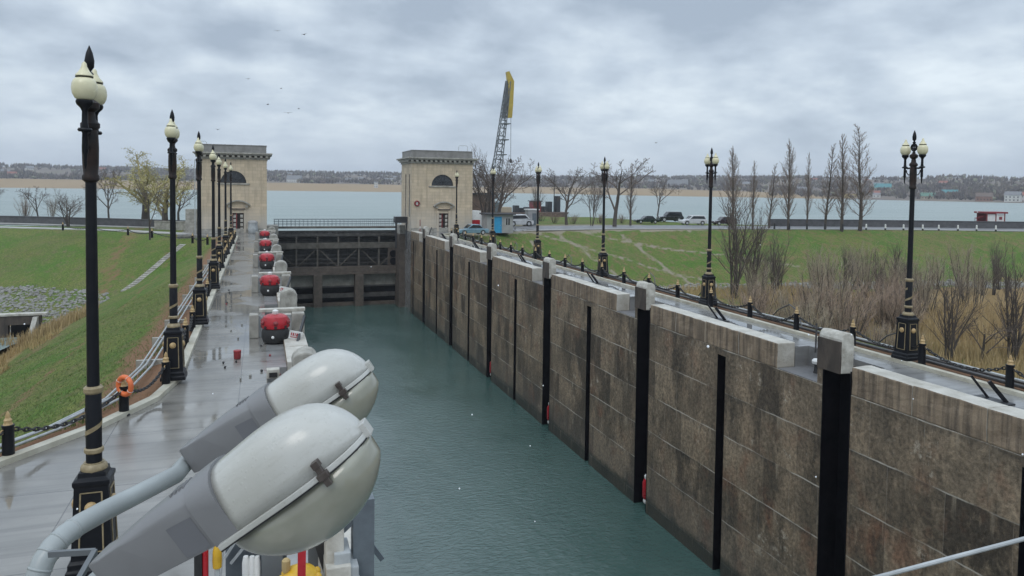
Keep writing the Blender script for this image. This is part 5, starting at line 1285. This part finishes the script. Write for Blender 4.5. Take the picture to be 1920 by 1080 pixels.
# left crest trees
plant('willow', 272, 423, 274, 'yellow green willow beside the left crest path', z=0, wide=1.45)
plant('willow', 312, 421, 300, 'smaller yellow green willow right behind the big willow', Y=112, wide=1.35)
plant('round', 205, 420, 312, 'slender bare tree left of the big willow', z=0, wide=.7)
plant('multi', 128, 424, 350, 'low forked bare tree on the left crest right of the dark stump tree', z=0, wide=1.25)
plant('round2', 72, 414, 348, 'dark leaning bare tree on the left lakeside', z=0, wide=.9)
plant('shrub', 47, 414, 362, 'reddish bare bush beside the leaning tree on the left lakeside', z=0, wide=.8)
plant('shrub2', 98, 414, 366, 'bare bush right of the leaning tree on the left lakeside', z=0, wide=.8)
plant('round', 335, 418, 335, 'dark bare tree between the willow and the left gatehouse', z=0, wide=1.1)
plant('round2', -12, 415, 340, 'bare tree at the left edge of the view by the lake', z=0, wide=1.0)
plant('round2', 281, 445, 335, 'thin leaning bare tree in front of the willow beside a chain post', z=0, wide=.6)
# hollow behind the right quay: shrubs and young trees
rnd = random.Random(77)
FL = FLOOR_R
for px, yb, yt, k, lab in ((1375, 560, 330, 'tall', 'tall pale bare sapling clump right of the second right lamp post'), (1410, 560, 380, 'tall', 'tall bare saplings left of the brown thicket'), (1462, 552, 420, 'tall', 'single thin bare sapling left in the hollow'),
                           (1775, 690, 480, 'tall', 'tall bare shrub right of the nearest right lamp post'), (1895, 690, 440, 'tall', 'large bare shrub at the right edge of the view'), (1822, 580, 470, 'shrub2', 'dark bare bush on the green strip before the rubble'),
                           (1838, 690, 590, 'round2', 'small leafless crooked tree standing in the golden reeds'), (1550, 620, 450, 'shrub2', 'olive bare shrub in the middle of the hollow'), (1735, 600, 470, 'shrub2', 'bare shrub directly behind the nearest right lamp post')):
    plant(k, px, yb, yt, lab, z=FL-.2, wide=1.15)
for i in range(46):
    px = rnd.uniform(1400, 1725); yb = rnd.uniform(552, 690); b_ = gz(px, yb, FL)
    h = rnd.uniform(2.0, 3.6)+rnd.random()**2*3.0; yt = yb-h*1387/(b_.dot(cF)-0)  # crown height in metres
    plant(rnd.choice(('shrub', 'shrub', 'shrub2')), px, yb, yt, 'brown leafless shrub in the crowded thicket behind the right quay', z=FL-.2, wide=rnd.uniform(.9, 1.4), group='thicket shrubs behind the right quay')
for i in range(26):
    px = rnd.uniform(1390, 1910); yb = rnd.uniform(540, 575)
    plant(rnd.choice(('shrub2', 'tall')), px, yb, yb-rnd.uniform(60, 110), 'thin bare sapling at the back of the hollow near the rubble strip', z=FL-.1, wide=1.1, group='saplings near the rubble strip')
# reeds
def reeds(name, label, cond, n, fx, fy, h0, h1, m, seed, wd=.035):
    rnd = random.Random(seed); b = MB()
    for i in range(n*4):
        x, y = rnd.uniform(*fx), rnd.uniform(*fy)
        if not cond(x, y): continue
        z = ground_z(x, y)-.05; h = rnd.uniform(h0, h1); a = rnd.uniform(0, 6.28); dx, dy = math.cos(a)*wd, math.sin(a)*wd; lx, ly = rnd.gauss(0, .16)*h, rnd.gauss(0, .16)*h
        b.add([(x-dx, y-dy, z), (x+dx, y+dy, z), (x+lx*.4+dx*.7, y+ly*.4+dy*.7, z+h*.6), (x+lx*.4-dx*.7, y+ly*.4-dy*.7, z+h*.6), (x+lx, y+ly, z+h)], [(0, 1, 2, 3), (3, 2, 4)]); n -= 1
        if n <= 0: break
    tag(b.build(name, m), label, 'reeds', kind='stuff')
reeds('golden_reeds', 'golden dry reeds filling the hollow at the right', lambda x, y: x > 41+(y-38)*1.1+noise.noise(Vector((x*.1, y*.1, 0)))*5 and y < 61, 30000, (38, 110), (20, 60), .7, 1.6, 'reed', 1)
reeds('thicket_grass', 'dry brown undergrowth between the thicket shrubs at the right', lambda x, y: noise.noise(Vector((x*.15, y*.15, 4))) > -.25 and lerp(x, CRR)-y > 22, 20000, (37, 66), (24, 82), .4, 1.2, 'reed_pale', 2)
reeds('bank_turf', 'short green turf on the left bank beside the kerb', lambda x, y: kerb_x(y)-x > 1.3+noise.noise(Vector((x*.6, y*.6, 1)))*1.2 and ground_z(x, y) > -7 and random.random() < 18/(y+2), 60000, (-19, -3.5), (13, 64), .05, .13, 'turf_blade', 6, .016)
reeds('kerb_turf', 'short green turf on the shoulder behind the right kerb', lambda x, y: x > 24.0+noise.noise(Vector((x*.6, y*.6, 1)))*.8, 16000, (23, 30), (14, 92), .05, .15, 'turf_blade', 7, .02)
reeds('ditch_reeds', 'orange dry reeds beside the culvert on the left', lambda x, y: math.hypot((x-p.x-2.2)*.9, y-p.y+2.5) < 3.2*(1+.4*noise.noise(Vector((x*.5, y*.5, 0)))), 1500, (p.x-3, p.x+8), (p.y-8, p.y+1), .5, 1.3, 'reed', 3)
reeds('bank_grass', 'tufts of dry pale grass along the foot of the left bank', lambda x, y: -8.2 < ground_z(x, y) < -5.6 and noise.noise(Vector((x*.35, y*.2, 9))) > .1 and x > -21, 3500, (-21, -13), (28, 74), .25, .7, 'reed_pale', 4)

# ---------------------------------------------------------------- twin grey street light close to the camera
def lamp_head(parent, tip, u, w_, L_=.88, name='lamp_head'):
    """cobra-head luminaire. local x runs from pipe end (0) to nose (L); z is the lamp's own up"""
    u = u.normalized(); v = w_.cross(u).normalized(); w_ = u.cross(v)
    Mx = Matrix(((u.x, v.x, w_.x, tip.x-u.x*L_), (u.y, v.y, w_.y, tip.y-u.y*L_), (u.z, v.z, w_.z, tip.z-u.z*L_), (0, 0, 0, 1)))
    s_ = L_/.88
    def sect(x, b_, hs, hc, n=9, z0=0.0):
        pts = [(x, -b_, z0), (x, -b_, hs)]
        for i in range(1, n): a = math.pi*i/n; pts.append((x, -b_*abs(math.cos(a))**.8*(1 if math.cos(a) > 0 else -1), hs+(hc-hs)*math.sin(a)**.9))
        pts += [(x, b_, hs), (x, b_, z0)]
        return pts
    def loft(secs, cap=True):
        b = MB(); n = len(secs[0]); 
        for q in secs: b.v += [tuple(c*s_ for c in p_) for p_ in q]
        for i in range(len(secs)-1):
            for j in range(n): b.f.append((i*n+j, i*n+(j+1) % n, (i+1)*n+(j+1) % n, (i+1)*n+j))
        if cap: b.f.append(tuple(range(n))); b.f.append(tuple((len(secs)-1)*n+j for j in range(n)))
        return b
    hs = [(0, .060, .163, .165, 9, .050), (.012, .068, .166, .168, 9, .047), (.04, .074, .161, .166, 9, .044), (.11, .087, .157, .177, 9, .035), (.20, .101, .149, .185, 9, .025), (.27, .112, .141, .188, 9, .017), (.345, .125, .133, .189, 9, .009)]
    H_ = loft([sect(*q) for q in hs])
    hd = H_.build(name, 'lamp_housing', parent, bevel=.004, smooth=True); hd.matrix_local = Mx
    cl_ = loft([sect(.346, .131, .130, .192, 9, .007), sect(.40, .142, .112, .195, 9, 0), sect(.4255, .145, .105, .195, 9, 0)]); cl_.build('collar', 'lamp_housing', hd, smooth=True)
    fins = MB()
    for i in range(4): x = (.285+.014*i)*s_; fins.box(x, x+.005*s_, -.045*s_, .03*s_, .184*s_, .1925*s_)
    fins.build('cooling_fins', 'lamp_housing', hd)
    for sg in (-1, 1): MB().add([(x*s_, sg*(y+.0015)*s_, z*s_) for x, y, z in ((.255, .1095, .026), (.335, .1233, .017), (.335, .1233, .118), (.255, .1095, .126))], [(0, 1, 2, 3)]).build('side_panel', 'housing_dark', hd)
    # upper dome: superelliptic shell from collar to nose
    def dome_w(x): q = max(0.0, (x-.60)/.273); return .145+.012*math.sin(min(1, (x-.42)/.25)*1.57) if x < .60 else .157*max(.0, 1-q**2.4)**.5
    def dome_h(x): q = max(0.0, (x-.58)/.295); return .174+.010*min(1, (x-.42)/.15) if x < .58 else .184*max(0.0, 1-q**3)**.6
    xs = [.4255+.0*0]+[.45, .48, .52, .56, .60, .64, .68, .72, .75, .78, .805, .825, .842, .855, .864, .8685]
    secs = []
    for x in xs:
        W2, Hh = max(dome_w(x), .012), max(dome_h(x), .006); q = []
        for i in range(19):
            a = math.pi*i/18; ca, sa = math.cos(a), math.sin(a); q.append((x, -W2*math.copysign(abs(ca)**.72, ca), .012+Hh*sa**.80))
        secs.append(q)
    loft(secs).build('dome', 'lamp_dome', hd, smooth='all')
    # rim flange
    def outline(gr):
        up = []; 
        for x in [.36, .42]+[.46+.02*i for i in range(20)]+[.862, .868, .872]:
            up.append((x, (dome_w(max(.426, x)) if x < .8715 else .01)+gr))
        return [(x, y) for x, y in up]+[(x, -y) for x, y in reversed(up)]
    rim = MB().prism([(x*s_, y*s_) for x, y in outline(.010)], -.005*s_, .0115*s_, 'z'); rim.box(.855*s_, .888*s_, -.03*s_, .03*s_, -.009*s_, .036*s_); rim.build('rim', 'lamp_dome', hd, bevel=.0025)
    gk = MB().prism([(x*s_, y*s_) for x, y in outline(.007)], -.0095*s_, -.0052*s_, 'z'); gk.build('gasket', 'rubber', hd)
    # lower bowl
    secs = []
    for i in range(25):
        x = .345+.525*i/24; q = i/24; dep = .172*max(0.0, 1-abs((q-.52)/.525)**2.2)**.65+.004; W2 = max(.01, .150*max(0.0, 1-abs((q-.5)/.505)**3.2)**.5)
        sc_ = []
        for j in range(19):
            a = math.pi*j/18; ca, sa = math.cos(a), math.sin(a); sc_.append((x, -W2*math.copysign(abs(ca)**.8, ca), -.010-dep*sa**.75))
        secs.append(sc_)
    loft(secs).build('bowl', 'lamp_bowl', hd, smooth='all')
    X0 = .735
    lt = MB().box((X0-.01)*s_, (X0+.01)*s_, -.168*s_, -.150*s_, -.03*s_, .035*s_).box((X0-.018)*s_, (X0+.018)*s_, -.172*s_, -.150*s_, -.008*s_, .012*s_).box((X0-.012)*s_, (X0+.012)*s_, -.170*s_, -.140*s_, .028*s_, .048*s_)
    lt.build('latch', 'latch_metal', hd, bevel=.002)
    tp = MB().lathe([(.008*s_, 0), (.008*s_, .006*s_)], 8, (.10*s_, 0, .125*s_)).build('screw', 'latch_metal', hd)
    for o in [hd]+list(hd.children):
        for v in o.data.vertices:
            x = v.co.x/s_; v.co.x = s_*(x*1.055 if x < .4255 else .449+(x-.4255)*(.431/.4545)); v.co.z *= 1.05
    return hd, Mx
poleb = gd(30, 1330, 2.30)
t = thing('street_light', 'twin headed grey street light with white domes close to the camera', 'street light', (poleb.x, poleb.y, 0))
def loc_(v): return v-Vector((poleb.x, poleb.y, 0))
def camdir(x, y, z): return (cR*x+cU*y+cF*z).normalized()
u1 = camdir(.816, .576, .05); w1 = camdir(-.57, .82, -.07); w1 = (w1-u1*w1.dot(u1)).normalized()
tip1 = loc_(gd(692, 808, 2.06)); hd1, M1 = lamp_head(t, tip1, u1, w1, .785)
u2 = camdir(.838, .543, .12); w2 = camdir(-.545, .835, -.07); w2 = (w2-u2*w2.dot(u2)).normalized()
tip2 = loc_(gd(697, 690, 3.2)); hd2, M2 = lamp_head(t, tip2, u2, w2, .82)
e2 = M2 @ Vector((.05, 0, .10)); e2b = M2 @ Vector((-.03, 0, .095))
pp = [loc_(gd(*q)) for q in ((330, 890, 2.98), (250, 931, 2.76), (190, 961, 2.58), (150, 983, 2.48), (122, 1003, 2.42), (98, 1026, 2.38), (82, 1050, 2.35), (68, 1085, 2.33), (58, 1130, 2.31), (50, 1180, 2.30))]
low_ = loc_(poleb)
arm = MB().tube([e2, e2b]+pp+[low_+Vector((0, 0, .05))], .035, 16); arm.build('arm', 'arm_grey', t, smooth=True)
cr = MB()
for a_ in (3, 5, 7): cr.torus((0, 0, 0), .0315, .0042, 'z', 18, 6) if 0 else None
for i in (3, 4, 5, 6, 7):
    a_, b_ = pp[i], pp[i+1]; d = (b_-a_).normalized(); q = MB().torus((0, 0, 0), .0325, .005, 'z', 18, 6).move(Matrix.Translation((a_+b_)/2) @ d.to_track_quat('Z', 'Y').to_matrix().to_4x4()); cr.add(q.v, q.f)
cr.build('bend_creases', 'arm_grey', t, smooth='all')
e1 = M1 @ Vector((.04, 0, .10)); e1b = M1 @ Vector((-.08, 0, .09)); 
MB().tube([e1, e1b, e1b-u1*.12-Vector((0, 0, .02)), e1b-u1*.2-Vector((0, 0, .10)), (e1b-u1*.26)*.6+low_*.4-Vector((0, 0, .12)), low_+Vector((0, 0, -.25))], .033, 14).build('arm', 'arm_grey', t, smooth=True)
MB().lathe([(.06, 0), (.055, low_.z-.35), (.045, low_.z-.1), (.04, low_.z+.02)], 16).lathe([(.16, 0), (.16, .03)], 16).build('pole', 'pale_steel', t, smooth=True)
br = MB(); a_, b_, c_ = loc_(gd(92, 1039, 2.12)), loc_(gd(178, 1034, 2.12)), loc_(gd(146, 1090, 2.0))
br.bar(a_, b_, .012, .016); br.bar(b_, c_, .014, .016); br.bar(b_, b_-Vector((0, 0, .35)), .012, .012); br.bar(c_, low_+Vector((0, 0, -.1)), .014, .016); br.bar(b_-Vector((0, 0, .35)), low_+Vector((0, 0, -.3)), .012, .012)
br.build('bracket', 'crane_grey', t)

# ---------------------------------------------------------------- equipment below the street light
EY = 9.3
def eq(px, py): return gy(px, py, EY)
b0 = eq(555, 1100)
t = thing('signal_frame', 'grey steel frame with an upright post and white electric boxes beside the lock edge', 'frame', (b0.x, EY, 0))
def el_(px, py, dy=0): v = eq(px, py); return Vector((v.x-b0.x, dy, v.z))
def post_(px, ytop, w_, m, name, dy=0, zb=0): v = el_(px, ytop, dy); return MB().box(v.x-w_/2, v.x+w_/2, dy-w_/2, dy+w_/2, zb, v.z).build(name, m, t)
post_(680, 930, .26, 'grey_steel', 'post')
MB().bar(el_(676, 955, -.02), el_(640, 905+85, -.02), .10, .10).build('knee_brace', 'grey_steel', t)
MB().bar(el_(596, 1000, .1), el_(640, 1140, .1), .12, .16).build('raking_leg', 'dark_iron', t)
MB().bar(el_(690, 1020, .16), el_(720, 1060, .16), .05, .06).build('tie', 'grey_steel', t)
for (px, py, w_, h) in ((625, 1012, .22, .5), (638, 1040, .2, .3), (652, 1062, .2, .3), (630, 1075, .3, .5), (657, 1085, .2, .2)):
    v = el_(px, py, -.05); MB().box(v.x-w_/2, v.x+w_/2, -.2-(py-1000)*.002, .1+(py % 7)*.011, v.z-h/2, v.z+h/2).build('switch_box', 'white_stone' if w_ > .21 else 'pale_steel', t, bevel=.015)
MB().box(el_(415, 0).x, el_(540, 0).x, .5, .56, .3, el_(0, 1035).z).build('panel', 'grey_steel', t)
MB().box(el_(418, 0).x, el_(500, 0).x, .4, .499, el_(0, 1041).z, el_(0, 1033).z).build('panel_rail', 'pale_steel', t)
for px in (460, 472, 482): v = el_(px, 1065, .3); MB().lathe([(.04, 0), (.045, v.z-.08), (.03, v.z)], 10, (v.x, .3, 0)).build('insulator', 'white_paint', t, smooth=True)
for px, w_ in ((500, .12), (520, .14), (590, .12)): post_(px, 1030, w_, 'crane_grey', 'channel', .3)
MB().bar(el_(418, 1080, .45), el_(450, 1030, .45), .03, .03).bar(el_(430, 1090, .44), el_(470, 1040, .44), .03, .03).build('brace_rod', 'pale_steel', t)
v = eq(560, 1072); t = thing('warning_beacon', 'yellow domed beacon of round lenses with a red arm at the frame foot', 'beacon', (v.x, EY-.35, 0)); zc = v.z
MB().lathe([(.12, 0), (.12, zc-.15), (.2, zc-.1), (.25, zc), (.24, zc+.1), (.17, zc+.2), (.05, zc+.25)], 18).build('body', 'yellow_paint', t, smooth=True)
ln = MB(); 
for i in range(9):
    for z, r_ in ((.02, .245), (.12, .21)): a = i*.7+z*3; ln.ball((r_*math.cos(a), r_*math.sin(a), zc+z), .05, 8, 6)
ln.build('lenses', 'yellow_paint', t, smooth='all')
MB().bar((0, -.26, zc-.1), (.01, -.2, zc+.58), .09, .05).build('arm', 'red_paint', t)
MB().lathe([(.04, zc+.2), (.05, zc+.24), (.05, zc+.34), (.03, zc+.36)], 8, (-.16, 0, 0)).build('stud', 'reed_pale', t, smooth=True)
v = eq(386, 1016); t = thing('red_standpipe', 'red standpipe with a yellow valve below the near lamp head', 'standpipe', (v.x, EY-.1, 0))
MB().lathe([(.035, 0), (.035, v.z+.1)], 10).build('pipe', 'red_paint', t, smooth=True)
MB().box(-.12, -.036, -.03, .1, 0, v.z).build('backing', 'rubber', t)
MB().lathe([(.05, v.z-.28), (.055, v.z-.2), (.05, v.z-.08), (.03, v.z)], 10, (.13, 0, 0)).build('valve', 'yellow_paint', t, smooth=True)
MB().lathe([(.03, 0), (.03, v.z-.281)], 8, (.13, 0, 0)).build('riser', 'pale_steel', t, smooth=True)
# stay cable low at the right
a_, b_ = gd(1600, 1094, 3.0), gd(1990, 992, 3.1); d = (b_-a_)
o = MB().tube([a_-d*1.5-Vector((0, 0, .1)), a_, b_, b_+d*2.2+Vector((0, 0, .15))], .009, 8).build('stay_cable', 'zinc_pipe', None, smooth=True)
tag(o, 'thin grey stay cable crossing the bottom right corner close to the camera', 'cable')

# ---------------------------------------------------------------- gulls and falling snow
rnd = random.Random(2)
BP = [(465, 148), (527, 166), (520, 58), (570, 65), (408, 243), (540, 212), (560, 204), (502, 196), (1230, 268)]
first = None
for k, (px, py) in enumerate(BP):
    v = gy(px, py, 95+rnd.uniform(-15, 25)); lab = 'tiny grey gull gliding in the cloudy sky' if px < 1000 else 'lone tiny gull in the sky left of the second right lamp post'
    if first is None:
        first = thing('gull', lab, 'bird', v, 1.0, 'gulls over the left gatehouse'); first.scale = (.75,)*3
        MB().tube([(-.22, 0, 0), (-.12, 0, .01), (.05, 0, .02), (.17, 0, .03), (.24, 0, .02)], [.02, .06, .075, .05, .01], 7).build('body', 'bird', first, smooth=True)
        wg = MB()
        for s_ in (-1, 1): wg.prism([(.1, 0), (.08, s_*.3), (.0, s_*.62), (-.06, s_*.60), (-.05, s_*.3), (-.09, 0)], .02, .035, 'z')
        wg.v = [(x, y, z+.28*abs(y)-.30*max(0, abs(y)-.3)) for x, y, z in wg.v]; wg.build('wings', 'bird', first)
    else:
        o = dup(first, v, rnd.uniform(0, 6.3), lab, rnd.uniform(.6, .85))
        if px > 1000: del o['group']
sn = MB()
for i in range(26):
    px, py = rnd.uniform(0, 1920), rnd.uniform(380, 1080); v = gd(px, py, rnd.uniform(1.6, 14)); dd = (v-Vector((0, 0, CAM_Z))).length
    if v.z < .2: continue
    sn.ball(v, rnd.uniform(.0022, .0042)*max(1, dd*.27), 5, 4)
tag(sn.build('falling_snow', 'snow'), 'sparse white snowflakes falling through the air', 'snow', kind='stuff')

# ---------------------------------------------------------------- the damp air
hb = MB().box(-2200, 3200, -120, 3300, -17.5, 75).build('haze', 'black_paint')
hb['kind'] = 'stuff'; hb['label'] = 'thin pale haze over the lake'
m = bpy.data.materials.new('haze_air'); m.use_nodes = True; t_ = m.node_tree; t_.nodes.clear()
o_ = t_.nodes.new('ShaderNodeOutputMaterial'); v_ = t_.nodes.new('ShaderNodeVolumePrincipled'); v_.inputs['Color'].default_value = (.86, .90, .97, 1); v_.inputs['Density'].default_value = .00026; v_.inputs['Anisotropy'].default_value = .2
t_.links.new(v_.outputs[0], o_.inputs['Volume']); hb.data.materials.clear(); hb.data.materials.append(m)
